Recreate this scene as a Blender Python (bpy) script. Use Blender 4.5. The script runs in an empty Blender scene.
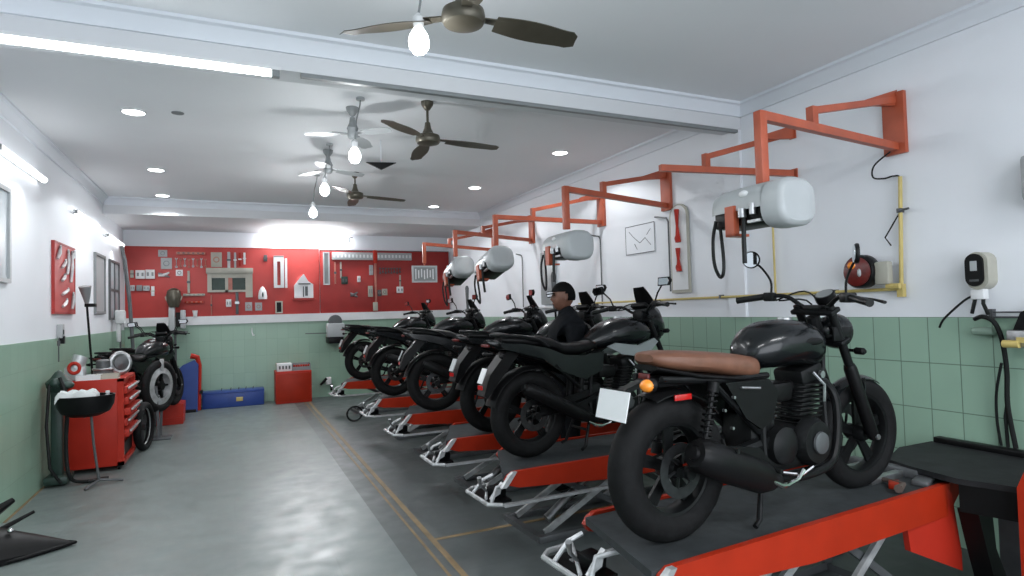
import bpy, bmesh, math, random
from mathutils import Vector, Matrix, Euler
random.seed(7)
S = bpy.context.scene
COL = S.collection
PI = math.pi
R_ = math.radians

# ---------------------------------------------------------------- camera, world, exposure
cam_d = bpy.data.cameras.new('camera')
cam = bpy.data.objects.new('camera', cam_d)
COL.objects.link(cam)
cam_d.sensor_fit = 'HORIZONTAL'
cam_d.sensor_width = 36.0
cam_d.lens = 36.0 * 608.079 / 1024.0
cam_d.clip_start = 0.05
cam.location = (0, 0, 1.6)
cam.rotation_euler = (Matrix.Rotation(R_(-24.707), 3, 'Z') @ Matrix.Rotation(R_(90 + 1.976), 3, 'X')
                      @ Matrix.Rotation(R_(-1.574), 3, 'Z')).to_euler()
S.camera = cam
w = bpy.data.worlds.new('world')
S.world = w
w.use_nodes = True
w.node_tree.nodes['Background'].inputs[0].default_value = (0.62, 0.72, 0.85, 1)
w.node_tree.nodes['Background'].inputs[1].default_value = 1.2
S.view_settings.view_transform = 'Standard'
S.view_settings.look = 'None'
S.view_settings.gamma = 1
S.view_settings.use_curve_mapping = False
S.view_settings.exposure = 0.6


def lamp(name, kind, loc, energy, color=(1, 1, 1), size=0.1, size_y=None, rot=(0, 0, 0), spread=None):
    d = bpy.data.lights.new(name, kind)
    d.energy = energy
    d.color = color
    if kind == 'AREA':
        d.size = size
        if size_y:
            d.shape = 'RECTANGLE'
            d.size_y = size_y
        if spread:
            d.spread = spread
    else:
        d.shadow_soft_size = size
    o = bpy.data.objects.new(name, d)
    o.location = loc
    o.rotation_euler = rot
    COL.objects.link(o)
    return o


# daylight entering through the open shop front behind the camera
lamp('daylight', 'AREA', (1.6, -2.9, 1.55), 95, (0.92, 0.955, 1.0), 4.6, 2.5, (R_(90), 0, 0))

# ---------------------------------------------------------------- materials
MATS = {}


def mat(name, col, rough=0.5, metal=0.0, spec=0.5, coat=0.0, emit=None, estr=0.0, noise=None, bump=0.0, nscale=8.0, trans=0.0, dirt=None):
    if name in MATS:
        return MATS[name]
    m = bpy.data.materials.new(name)
    m.use_nodes = True
    nt = m.node_tree
    b = nt.nodes['Principled BSDF']
    b.inputs['Base Color'].default_value = (*col, 1)
    b.inputs['Roughness'].default_value = rough
    b.inputs['Metallic'].default_value = metal
    b.inputs['Specular IOR Level'].default_value = spec
    b.inputs['Coat Weight'].default_value = coat
    b.inputs['Coat Roughness'].default_value = 0.08
    b.inputs['Transmission Weight'].default_value = trans
    if emit:
        b.inputs['Emission Color'].default_value = (*emit, 1)
        b.inputs['Emission Strength'].default_value = estr
    if noise or bump or dirt:
        tc = nt.nodes.new('ShaderNodeTexCoord')
        n = nt.nodes.new('ShaderNodeTexNoise')
        n.inputs['Scale'].default_value = nscale
        n.inputs['Detail'].default_value = 5
        nt.links.new(tc.outputs['Object'], n.inputs['Vector'])
        if noise or dirt:
            r = nt.nodes.new('ShaderNodeValToRGB')
            k = noise or 0.0
            r.color_ramp.elements[0].position = 0.3
            r.color_ramp.elements[1].position = 0.7
            d = dirt if dirt else [c * (1 - k) for c in col]
            r.color_ramp.elements[0].color = (*d, 1)
            r.color_ramp.elements[1].color = (*[min(1, c * (1 + k * 0.5)) for c in col], 1)
            nt.links.new(n.outputs['Fac'], r.inputs['Fac'])
            nt.links.new(r.outputs['Color'], b.inputs['Base Color'])
        if bump:
            bp = nt.nodes.new('ShaderNodeBump')
            bp.inputs['Strength'].default_value = bump
            bp.inputs['Distance'].default_value = 0.01
            nt.links.new(n.outputs['Fac'], bp.inputs['Height'])
            nt.links.new(bp.outputs['Normal'], b.inputs['Normal'])
    MATS[name] = m
    return m


M = dict(
    wall=mat('wall_paint', (0.80, 0.82, 0.86), 0.6, noise=0.035, nscale=1.2),
    ceil=mat('ceiling_paint', (0.80, 0.81, 0.83), 0.8, noise=0.03, nscale=0.8),
    beam=mat('beam_paint', (0.66, 0.67, 0.69), 0.7, noise=0.03, nscale=1.0),
    cornice=mat('cornice_paint', (0.72, 0.75, 0.80), 0.6, noise=0.02, nscale=2),
    orange=mat('orange_red_enamel', (0.35, 0.021, 0.005), 0.45, spec=0.25, noise=0.14, nscale=5),
    arm=mat('weathered_orange_enamel', (0.42, 0.085, 0.038), 0.45, noise=0.18, nscale=7),
    red=mat('red_enamel', (0.42, 0.024, 0.012), 0.45, spec=0.25, noise=0.1, nscale=4),
    redboard=mat('lit_red_board_paint', (0.50, 0.055, 0.048), 0.5, noise=0.22, nscale=1.5),  # board's own red, with the tube light on it lightened into the colour
    redboard2=mat('dark_red_board_paint', (0.36, 0.020, 0.016), 0.5, noise=0.25, nscale=1.8),
    mat_top=mat('grey_rubber_mat', (0.036, 0.041, 0.044), 0.7, spec=0.3, noise=0.25, bump=0.3, nscale=14),
    blackmat=mat('black_rubber_mat', (0.022, 0.023, 0.025), 0.6, spec=0.18, noise=0.3, bump=0.3, nscale=10),
    black=mat('black_plastic', (0.005, 0.005, 0.0055), 0.42, spec=0.18, noise=0.2, nscale=9),
    gloss=mat('gloss_black_paint', (0.004, 0.005, 0.006), 0.25, spec=0.3, coat=0.25, noise=0.1, nscale=3),
    satin=mat('satin_black_metal', (0.006, 0.0065, 0.007), 0.38, spec=0.18, noise=0.2, nscale=12),
    engine=mat('dark_cast_metal', (0.008, 0.0085, 0.009), 0.42, spec=0.18, noise=0.25, nscale=20),
    rubber=mat('tyre_rubber', (0.007, 0.007, 0.0075), 0.72, spec=0.18, noise=0.35, bump=0.2, nscale=30),
    chrome=mat('chrome', (0.72, 0.72, 0.72), 0.15, metal=1.0, noise=0.05, nscale=10),
    steel=mat('worn_steel', (0.42, 0.43, 0.44), 0.35, metal=0.9, noise=0.3, nscale=18),
    zinc=mat('zinc_plate', (0.55, 0.56, 0.57), 0.45, metal=0.5, noise=0.35, nscale=12),
    brown=mat('brown_leather', (0.16, 0.068, 0.040), 0.5, noise=0.2, bump=0.15, nscale=18),
    silver=mat('silver_paint', (0.36, 0.38, 0.40), 0.3, metal=0.5, noise=0.06, nscale=5),
    orange_lens=mat('orange_lens', (0.85, 0.26, 0.02), 0.25, coat=0.5, noise=0.1, nscale=40),
    red_lens=mat('red_lens', (0.50, 0.012, 0.012), 0.25, coat=0.6, noise=0.15, nscale=40),
    white=mat('white_plastic', (0.72, 0.73, 0.74), 0.4, noise=0.05, nscale=6),
    cloth=mat('white_cloth', (0.66, 0.68, 0.68), 0.8, noise=0.12, bump=0.4, nscale=12),
    grey=mat('light_grey_plastic', (0.40, 0.42, 0.43), 0.38, noise=0.07, nscale=4),
    grey2=mat('mid_grey_plastic', (0.22, 0.235, 0.24), 0.42, noise=0.1, nscale=6),
    dgrey=mat('dark_grey_metal', (0.10, 0.105, 0.11), 0.45, metal=0.3, noise=0.2, nscale=9),
    beige=mat('beige_plastic', (0.40, 0.39, 0.33), 0.45, noise=0.1, nscale=8),
    yellow=mat('yellow_pipe_paint', (0.56, 0.44, 0.15), 0.4, noise=0.15, nscale=9),
    tan=mat('tan_line_paint', (0.22, 0.15, 0.070), 0.6, noise=0.3, nscale=6),
    blue=mat('blue_enamel', (0.018, 0.055, 0.26), 0.42, noise=0.15, nscale=6),
    bronze=mat('bronze_fan_enamel', (0.10, 0.090, 0.068), 0.35, metal=0.5, noise=0.15, nscale=8),
    rubberhose=mat('black_hose', (0.012, 0.013, 0.013), 0.35, spec=0.18, noise=0.2, nscale=20),
    glass=mat('mirror_glass', (0.75, 0.78, 0.80), 0.06, metal=1.0, noise=0.02, nscale=3),
    wood=mat('pink_handle_wood', (0.45, 0.16, 0.12), 0.5, noise=0.2, nscale=12),
    skin=mat('skin', (0.15, 0.065, 0.042), 0.55, noise=0.08, nscale=15),
    hair=mat('black_hair', (0.004, 0.004, 0.004), 0.8, spec=0.1, noise=0.3, bump=0.5, nscale=60),
    jacket=mat('charcoal_jacket_cloth', (0.008, 0.009, 0.011), 0.9, spec=0.1, noise=0.25, bump=0.4, nscale=25),
    green=mat('dark_green_plastic', (0.020, 0.045, 0.035), 0.45, noise=0.3, nscale=12),
    pane=mat('frosted_pane', (0.42, 0.47, 0.50), 0.3, noise=0.08, nscale=2),
    tube=mat('lit_tube', (1, 1, 1), 0.4, emit=(0.93, 0.97, 1.0), estr=9, noise=0.01),
    tube_soft=mat('lit_tube_soft', (1, 1, 1), 0.4, emit=(0.97, 0.99, 1.0), estr=2.2, noise=0.01),
    bulb=mat('lit_bulb', (1, 1, 1), 0.4, emit=(0.95, 0.98, 1.0), estr=9, noise=0.01),
    spot=mat('lit_downlight', (1, 1, 1), 0.4, emit=(0.97, 0.99, 1.0), estr=7, noise=0.01),
)


def tile_mat(name, axis):
    m = bpy.data.materials.new(name)
    m.use_nodes = True
    nt = m.node_tree
    b = nt.nodes['Principled BSDF']
    tc = nt.nodes.new('ShaderNodeTexCoord')
    sp = nt.nodes.new('ShaderNodeSeparateXYZ')
    cb = nt.nodes.new('ShaderNodeCombineXYZ')
    nt.links.new(tc.outputs['Object'], sp.inputs[0])
    ad = nt.nodes.new('ShaderNodeMath')
    ad.operation = 'ADD'
    ad.inputs[1].default_value = {'R': 0.122, 'L': 0.05, 'B': 0.0}[axis] + 20.0 * 0.19
    nt.links.new(sp.outputs['X' if axis == 'B' else 'Y'], ad.inputs[0])
    ad2 = nt.nodes.new('ShaderNodeMath')
    ad2.operation = 'ADD'
    ad2.inputs[1].default_value = 3.05 - 1.47
    nt.links.new(sp.outputs['Z'], ad2.inputs[0])
    nt.links.new(ad.outputs[0], cb.inputs[0])
    nt.links.new(ad2.outputs[0], cb.inputs[1])
    br = nt.nodes.new('ShaderNodeTexBrick')
    br.offset = 0.0
    br.inputs['Scale'].default_value = 1.0
    br.inputs['Brick Width'].default_value = 0.19
    br.inputs['Row Height'].default_value = 0.305
    br.inputs['Mortar Size'].default_value = 0.0032
    br.inputs['Mortar Smooth'].default_value = 0.2
    br.inputs['Bias'].default_value = 0.0
    br.inputs['Color1'].default_value = (0.27, 0.41, 0.315, 1)
    br.inputs['Color2'].default_value = (0.29, 0.435, 0.335, 1)
    br.inputs['Mortar'].default_value = (0.11, 0.17, 0.13, 1) if axis == 'R' else (0.235, 0.36, 0.275, 1)
    nt.links.new(cb.outputs[0], br.inputs['Vector'])
    nt.links.new(br.outputs['Color'], b.inputs['Base Color'])
    b.inputs['Roughness'].default_value = 0.32
    bp = nt.nodes.new('ShaderNodeBump')
    bp.inputs['Strength'].default_value = 0.35
    bp.inputs['Distance'].default_value = 0.004
    bp.invert = True
    nt.links.new(br.outputs['Fac'], bp.inputs['Height'])
    nt.links.new(bp.outputs['Normal'], b.inputs['Normal'])
    return m


def floor_mat(name, ca, cb_, rough=0.3):
    m = bpy.data.materials.new(name)
    m.use_nodes = True
    nt = m.node_tree
    b = nt.nodes['Principled BSDF']
    tc = nt.nodes.new('ShaderNodeTexCoord')
    br = nt.nodes.new('ShaderNodeTexBrick')
    br.offset = 0.5
    br.inputs['Scale'].default_value = 1.0
    br.inputs['Brick Width'].default_value = 1.2
    br.inputs['Row Height'].default_value = 0.6
    br.inputs['Mortar Size'].default_value = 0.006
    br.inputs['Color1'].default_value = (*ca, 1)
    br.inputs['Color2'].default_value = (*cb_, 1)
    br.inputs['Mortar'].default_value = (*ca, 1)
    nt.links.new(tc.outputs['Object'], br.inputs['Vector'])
    n = nt.nodes.new('ShaderNodeTexNoise')
    n.inputs['Scale'].default_value = 1.3
    n.inputs['Detail'].default_value = 6
    nt.links.new(tc.outputs['Object'], n.inputs['Vector'])
    mx = nt.nodes.new('ShaderNodeMix')
    mx.data_type = 'RGBA'
    mx.blend_type = 'MULTIPLY'
    mx.inputs[0].default_value = 0.5
    rp = nt.nodes.new('ShaderNodeValToRGB')
    rp.color_ramp.elements[0].position = 0.3
    rp.color_ramp.elements[0].color = (0.72, 0.72, 0.72, 1)
    rp.color_ramp.elements[1].position = 0.7
    rp.color_ramp.elements[1].color = (1, 1, 1, 1)
    nt.links.new(n.outputs['Fac'], rp.inputs['Fac'])
    nt.links.new(br.outputs['Color'], mx.inputs[6])
    nt.links.new(rp.outputs['Color'], mx.inputs[7])
    nt.links.new(mx.outputs[2], b.inputs['Base Color'])
    n2 = nt.nodes.new('ShaderNodeTexNoise')
    n2.inputs['Scale'].default_value = 5
    nt.links.new(tc.outputs['Object'], n2.inputs['Vector'])
    mr = nt.nodes.new('ShaderNodeMapRange')
    mr.inputs[1].default_value = 0.3
    mr.inputs[2].default_value = 0.7
    mr.inputs[3].default_value = rough - 0.06
    mr.inputs[4].default_value = rough + 0.12
    nt.links.new(n2.outputs['Fac'], mr.inputs[0])
    nt.links.new(mr.outputs[0], b.inputs['Roughness'])
    return m


M['tileR'] = tile_mat('green_wall_tiles_right', 'R')
M['tileL'] = tile_mat('green_wall_tiles_left', 'L')
M['tileB'] = tile_mat('green_wall_tiles_back', 'B')
M['floorA'] = floor_mat('pale_grey_epoxy', (0.155, 0.185, 0.180), (0.175, 0.205, 0.20), 0.37)
M['floorB'] = floor_mat('dark_grey_epoxy', (0.080, 0.094, 0.094), (0.096, 0.110, 0.110), 0.42)


# ---------------------------------------------------------------- mesh builder
class MB:
    def __init__(self, T=None):
        self.bm = bmesh.new()
        self.T = T

    def _fin(self, vs, mtx):
        for v in vs:
            v.co = mtx @ v.co

    def box(self, a, b, rot=None, bevel=0.0):
        """axis aligned box between corners a and b; rot = (euler) about its centre"""
        a = Vector(a); b = Vector(b)
        c = (a + b) / 2; s = b - a
        r = bmesh.ops.create_cube(self.bm, size=1)
        vs = r['verts']
        for v in vs:
            v.co = Vector((v.co.x * s.x, v.co.y * s.y, v.co.z * s.z))
        if bevel:
            es = list({e for v in vs for e in v.link_edges})
            rb = bmesh.ops.bevel(self.bm, geom=es, offset=bevel, segments=2, affect='EDGES', profile=0.5)
            vs = list({v for f in rb['faces'] for v in f.verts} | {v for v in vs if v.is_valid})
        m = Matrix.Translation(c) @ (Euler(rot).to_matrix().to_4x4() if rot else Matrix.Identity(4))
        self._fin(vs, m)
        return self

    def tube(self, pts, r, seg=8, cap=True, sm=0):
        """swept tube; r a number or one per point; sm = subdivisions of a smooth curve through the points"""
        pts = [Vector(p) for p in pts]
        if sm:
            out = []
            for i in range(len(pts) - 1):
                p0 = pts[max(i - 1, 0)]; p1 = pts[i]; p2 = pts[i + 1]; p3 = pts[min(i + 2, len(pts) - 1)]
                for k in range(sm):
                    t = k / sm
                    out.append(0.5 * ((2 * p1) + (p2 - p0) * t + (2 * p0 - 5 * p1 + 4 * p2 - p3) * t * t + (3 * p1 - p0 - 3 * p2 + p3) * t ** 3))
            out.append(pts[-1])
            pts = out
        n = len(pts)
        rs = r if isinstance(r, (list, tuple)) else [r] * n
        tang = []
        for i in range(n):
            t = (pts[min(i + 1, n - 1)] - pts[max(i - 1, 0)])
            tang.append(t.normalized() if t.length > 1e-9 else Vector((0, 0, 1)))
        up = Vector((0, 0, 1)) if abs(tang[0].z) < 0.9 else Vector((1, 0, 0))
        nx = tang[0].cross(up).normalized()
        rings = []
        for i in range(n):
            nx = (nx - tang[i] * nx.dot(tang[i]))
            nx = nx.normalized() if nx.length > 1e-6 else tang[i].orthogonal().normalized()
            ny = tang[i].cross(nx)
            rings.append([self.bm.verts.new(pts[i] + (nx * math.cos(2 * PI * k / seg) + ny * math.sin(2 * PI * k / seg)) * rs[i]) for k in range(seg)])
        for i in range(n - 1):
            for k in range(seg):
                k2 = (k + 1) % seg
                self.bm.faces.new((rings[i][k], rings[i][k2], rings[i + 1][k2], rings[i + 1][k]))
        if cap:
            self.bm.faces.new(rings[0][::-1])
            self.bm.faces.new(rings[-1])
        return self

    def bar(self, p, q, wy, wz, up=(0, 0, 1)):
        """rectangular bar from p to q"""
        p = Vector(p); q = Vector(q)
        t = (q - p).normalized()
        u = Vector(up)
        s = t.cross(u).normalized()
        u = s.cross(t)
        r0 = [self.bm.verts.new(p + s * a * wy / 2 + u * b * wz / 2) for a, b in ((-1, -1), (1, -1), (1, 1), (-1, 1))]
        r1 = [self.bm.verts.new(q + s * a * wy / 2 + u * b * wz / 2) for a, b in ((-1, -1), (1, -1), (1, 1), (-1, 1))]
        for k in range(4):
            self.bm.faces.new((r0[k], r0[(k + 1) % 4], r1[(k + 1) % 4], r1[k]))
        self.bm.faces.new(r0[::-1]); self.bm.faces.new(r1)
        return self

    def lathe(self, prof, origin, axis=(0, 0, 1), seg=24, closed=False):
        """prof list of (radius, height along axis)"""
        ax = Vector(axis).normalized()
        a = ax.orthogonal().normalized(); b = ax.cross(a)
        o = Vector(origin)
        rings = []
        for r, h in prof:
            if r < 1e-6:
                rings.append([self.bm.verts.new(o + ax * h)])
            else:
                rings.append([self.bm.verts.new(o + ax * h + (a * math.cos(2 * PI * k / seg) + b * math.sin(2 * PI * k / seg)) * r) for k in range(seg)])
        pairs = list(zip(rings[:-1], rings[1:]))
        if closed:
            pairs.append((rings[-1], rings[0]))
        for A, B in pairs:
            for k in range(seg):
                k2 = (k + 1) % seg
                if len(A) == 1 and len(B) == 1:
                    break
                if len(A) == 1:
                    self.bm.faces.new((A[0], B[k2], B[k]))
                elif len(B) == 1:
                    self.bm.faces.new((A[k], A[k2], B[0]))
                else:
                    self.bm.faces.new((A[k], A[k2], B[k2], B[k]))
        if not closed:
            if len(rings[0]) > 1:
                self.bm.faces.new(rings[0][::-1])
            if len(rings[-1]) > 1:
                self.bm.faces.new(rings[-1])
        return self

    def cyl(self, p, q, r, r2=None, seg=16):
        return self.tube([p, q], [r, r if r2 is None else r2], seg)

    def prism(self, poly, o, u, v, n, t):
        """polygon in plane (u,v) at o, thickness t along n (centred)"""
        o = Vector(o); u = Vector(u); v = Vector(v); n = Vector(n)
        A = [self.bm.verts.new(o + u * x + v * y - n * t / 2) for x, y in poly]
        B = [self.bm.verts.new(o + u * x + v * y + n * t / 2) for x, y in poly]
        k = len(poly)
        for i in range(k):
            j = (i + 1) % k
            self.bm.faces.new((A[i], A[j], B[j], B[i]))
        self.bm.faces.new(A[::-1]); self.bm.faces.new(B)
        return self

    def loft(self, secs, seg=16, power=2.4):
        """secs: (centre xyz, half width y, half height z) superellipse sections along x"""
        rings = []
        for c, hw, hh in secs:
            c = Vector(c)
            ring = []
            for k in range(seg):
                t = 2 * PI * k / seg
                cx, sx = math.cos(t), math.sin(t)
                yy = hw * math.copysign(abs(cx) ** (2 / power), cx)
                zz = hh * math.copysign(abs(sx) ** (2 / power), sx)
                ring.append(self.bm.verts.new(c + Vector((0, yy, zz))))
            rings.append(ring)
        for A, B in zip(rings[:-1], rings[1:]):
            for k in range(seg):
                k2 = (k + 1) % seg
                self.bm.faces.new((A[k], A[k2], B[k2], B[k]))
        self.bm.faces.new(rings[0][::-1]); self.bm.faces.new(rings[-1])
        return self

    def ell(self, c, r, seg=16):
        res = bmesh.ops.create_uvsphere(self.bm, u_segments=seg, v_segments=max(6, seg // 2), radius=1)
        self._fin(res['verts'], Matrix.Translation(Vector(c)) @ Matrix.Diagonal((*r, 1)))
        return self

    def torus(self, c, axis, R, r, seg=32, rs=8, a0=0, a1=2 * PI, ref=None):
        ax = Vector(axis).normalized()
        a = Vector(ref).normalized() if ref else ax.orthogonal().normalized()
        b = ax.cross(a)
        c = Vector(c)
        full = abs(a1 - a0 - 2 * PI) < 1e-6
        n = seg if full else seg + 1
        rings = []
        for i in range(n):
            t = a0 + (a1 - a0) * i / seg
            d = a * math.cos(t) + b * math.sin(t)
            rings.append([self.bm.verts.new(c + d * (R + r * math.cos(2 * PI * k / rs)) + ax * r * math.sin(2 * PI * k / rs)) for k in range(rs)])
        for i in range(n if full else n - 1):
            A = rings[i]; B = rings[(i + 1) % n]
            for k in range(rs):
                k2 = (k + 1) % rs
                self.bm.faces.new((A[k], A[k2], B[k2], B[k]))
        if not full:
            self.bm.faces.new(rings[0][::-1]); self.bm.faces.new(rings[-1])
        return self

    def arc_band(self, c, R, w, a0, a1, th, seg=16, crown=0.0):
        """mudguard: band around the y axis through c, from angle a0 to a1 (x-z plane)"""
        rows = []
        n = 7
        for i in range(seg + 1):
            t = a0 + (a1 - a0) * i / seg
            d = Vector((math.cos(t), 0, math.sin(t)))
            outer = []
            inner = []
            for j in range(n):
                s = -1 + 2 * j / (n - 1)
                drop = crown * s * s
                p = Vector(c) + d * (R - drop) + Vector((0, s * w / 2, 0))
                outer.append(self.bm.verts.new(p))
                inner.append(self.bm.verts.new(p - d * th))
            rows.append(outer + inner[::-1])
        m = 2 * n
        for A, B in zip(rows[:-1], rows[1:]):
            for k in range(m):
                k2 = (k + 1) % m
                self.bm.faces.new((A[k], A[k2], B[k2], B[k]))
        self.bm.faces.new(rows[0][::-1]); self.bm.faces.new(rows[-1])
        return self

    def build(self, name, material, parent=None, smooth=34):
        bm = self.bm
        if self.T is not None:
            for v in bm.verts:
                v.co = self.T @ v.co
        bmesh.ops.recalc_face_normals(bm, faces=bm.faces)
        lim = R_(smooth)
        for f in bm.faces:
            f.smooth = True
        for e in bm.edges:
            if len(e.link_faces) != 2 or e.calc_face_angle(4) > lim:
                e.smooth = False
        me = bpy.data.meshes.new(name)
        bm.to_mesh(me)
        bm.free()
        o = bpy.data.objects.new(name, me)
        me.materials.append(material if not isinstance(material, str) else M[material])
        COL.objects.link(o)
        if parent is not None:
            o.parent = parent
        return o


def tag(o, label=None, cat=None, group=None, kind=None):
    if label: o['label'] = label
    if cat: o['category'] = cat
    if group: o['group'] = group
    if kind: o['kind'] = kind
    return o


def struct(o):
    o['kind'] = 'structure'
    return o


def thing(name, loc, label, cat, rz=0.0, group=None):
    o = bpy.data.objects.new(name, None)
    o.empty_display_size = 0.1
    COL.objects.link(o)
    o.location = loc
    o.rotation_euler = (0, 0, rz)
    return tag(o, label, cat, group)


KIDS = {}


def copy_tree(o, parent=None):
    c = o.copy()
    COL.objects.link(c)
    if parent is not None:
        c.parent = parent
    for ch in [x for x in ALL() if x.parent == o]:
        copy_tree(ch, c)
    return c


def ALL():
    return list(bpy.data.objects)


def recenter(o):
    """put a single-mesh thing's origin at its base centre"""
    me = o.data
    xs = [v.co.x for v in me.vertices]; ys = [v.co.y for v in me.vertices]; zs = [v.co.z for v in me.vertices]
    c = Vector(((min(xs) + max(xs)) / 2, (min(ys) + max(ys)) / 2, min(zs)))
    me.transform(Matrix.Translation(-c))
    o.location = o.location + c
    return o


# ---------------------------------------------------------------- room shell
XL, XR, YB, YF, ZC = -1.708, 4.224, 12.33, -3.0, 3.40
struct(MB().box((XL - 0.2, YF, -0.12), (1.0, YB + .2, 0)).build('floor', 'floorA'))
struct(MB().box((1.0, YF, -0.12), (XR + 0.2, YB + .2, 0)).build('floor', 'floorB'))
struct(MB().box((XL - 0.2, YF, ZC), (XR + 0.2, YB + .2, ZC + 0.15)).build('ceiling', 'ceil'))
struct(MB().box((XL - 0.2, YF, 0), (XL, YB + .2, ZC)).build('wall_left', 'wall'))
struct(MB().box((XR, YF, 0), (XR + 0.2, YB + .2, ZC)).build('wall_right', 'wall'))
struct(MB().box((XL, YB, 0), (XR, YB + 0.2, ZC)).build('wall_back', 'wall'))
wf = MB()
wf.box((XL, YF - .2, 0), (-0.8, YF, ZC)).box((4.0, YF - .2, 0), (XR, YF, ZC)).box((-0.8, YF - .2, 2.85), (4.0, YF, ZC))
struct(wf.build('wall_front', 'wall'))
# tile dado
struct(MB().box((XR - 0.012, YF, 0), (XR, YB, 1.47)).build('trim_1', 'tileR'))
struct(MB().box((XL, YF, 0), (XL + 0.012, YB, 1.42)).build('trim_2', 'tileL'))
struct(MB().box((XL + .012, YB - 0.012, 0), (XR - .012, YB, 1.47)).build('trim_3', 'tileB'))
# back wall ledge under the tool board
struct(MB().box((XL + .012, YB - 0.06, 1.47), (XR - .012, YB, 1.62)).build('trim_4', 'white'))


def cornice(p, q, inward, name):
    """stepped plaster cornice along the top of a wall; inward = direction away from the wall"""
    m = MB()
    p = Vector(p); q = Vector(q); n = Vector(inward)
    poly = [(0, 0), (0, -0.115), (0.02, -0.115), (0.025, -0.075), (0.06, -0.03), (0.085, -0.022), (0.085, 0)]
    A = [m.bm.verts.new(p + n * a + Vector((0, 0, b))) for a, b in poly]
    B = [m.bm.verts.new(q + n * a + Vector((0, 0, b))) for a, b in poly]
    k = len(poly)
    for i in range(k):
        j = (i + 1) % k
        m.bm.faces.new((A[i], A[j], B[j], B[i]))
    m.bm.faces.new(A[::-1]); m.bm.faces.new(B)
    return struct(m.build(name, 'cornice'))


BY, BT = 4.10, 0.20
cornice((XR, YF, ZC), (XR, BY, ZC), (-1, 0, 0), 'trim_5')
cornice((XR, BY + BT, ZC), (XR, 10.49, ZC), (-1, 0, 0), 'trim_6')
cornice((XL, YF, ZC), (XL, BY, ZC), (1, 0, 0), 'trim_7')
cornice((XL, BY + BT, ZC), (XL, 10.49, ZC), (1, 0, 0), 'trim_8')
cornice((XL, BY, ZC), (XR, BY, ZC), (0, -1, 0), 'trim_9')
cornice((XL, 10.49, ZC), (XR, 10.49, ZC), (0, -1, 0), 'trim_10')
struct(MB().box((0.42, BY + .005, 3.148), (XR - .03, BY + .045, 3.174)).build('trim_16', 'grey2'))
struct(MB().box((XL, BY, 3.174), (XR, BY + BT, ZC)).build('ceiling_beam', 'beam'))
struct(MB().box((XL, 10.49, 3.158), (XR, YB, ZC)).build('ceiling_beam', 'beam'))
struct(MB().box((XR - 0.03, BY, 1.47), (XR, BY + BT, 3.174)).build('trim_11', 'wall'))
# painted floor lines
struct(MB().box((1.235, 0.5, 0), (1.275, YB - .02, 0.002)).build('trim_12', 'tan'))
struct(MB().box((1.165, 0.5, 0), (1.185, YB - .02, 0.002)).build('trim_13', 'tan'))
for i, (y, x1) in enumerate(((4.17, 4.2),)):
    struct(MB().box((1.275, y - .02, 0), (x1, y + .02, 0.002)).build('trim_%d' % (14 + i), 'tan'))
struct(MB().box((-1.69, 6.2, 0), (-1.67, 9.6, 0.004)).build('trim_15', 'tan'))
# windows / closed panels in the left wall
def wall_panel(n, y0, y1, z0, z1, mats):
    f = MB()
    t = 0.035
    X = XL
    f.box((X, y0, z0), (X + .03, y0 + t, z1)).box((X, y1 - t, z0), (X + .03, y1, z1))
    f.box((X, y0 + t, z0), (X + .03, y1 - t, z0 + t)).box((X, y0 + t, z1 - t), (X + .03, y1 - t, z1))
    if n == 3:
        f.box((X, (y0 + y1) / 2 - .02, z0 + t), (X + .028, (y0 + y1) / 2 + .02, z1 - t))
        f.box((X, y0 + t, (z0 + z1) / 2 - .02), (X + .026, y1 - t, (z0 + z1) / 2 + .02))
    fo = struct(f.build('window_%d' % n, mats[0]))
    MB().box((X, y0 + t, z0 + t), (X + .012, y1 - t, z1 - t)).build('pane', mats[1], fo)
    return fo


wall_panel(1, 5.3, 6.36, 1.93, 2.72, ('grey', 'pane'))
wall_panel(2, 9.84, 10.55, 1.69, 2.53, ('grey2', 'grey'))
wall_panel(3, 10.92, 11.75, 1.60, 2.53, ('dgrey', 'pane'))

# ---------------------------------------------------------------- lamps
def tube_light(p, q, off, label, energy, rad=0.022, group=None, lit='tube'):
    """batten with a lit tube from p to q; off = direction the batten sits behind the tube"""
    p = Vector(p); q = Vector(q); off = Vector(off)
    c = (p + q) / 2
    t = thing('tube_light', c, label, 'tube light', group=group)
    d = (q - p) / 2
    MB().bar(-d * 1.03 + off * .030, d * 1.03 + off * .030, .05, .02).build('batten', 'white', t)
    MB().tube([-d * .97, d * .97], rad, 12).build('glowing_tube', lit, t)
    for s in (-1, 1):
        MB().bar(d * s * .97, d * s * 1.02, .045, .045).build('end_cap', 'grey2', t)
    return t


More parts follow.
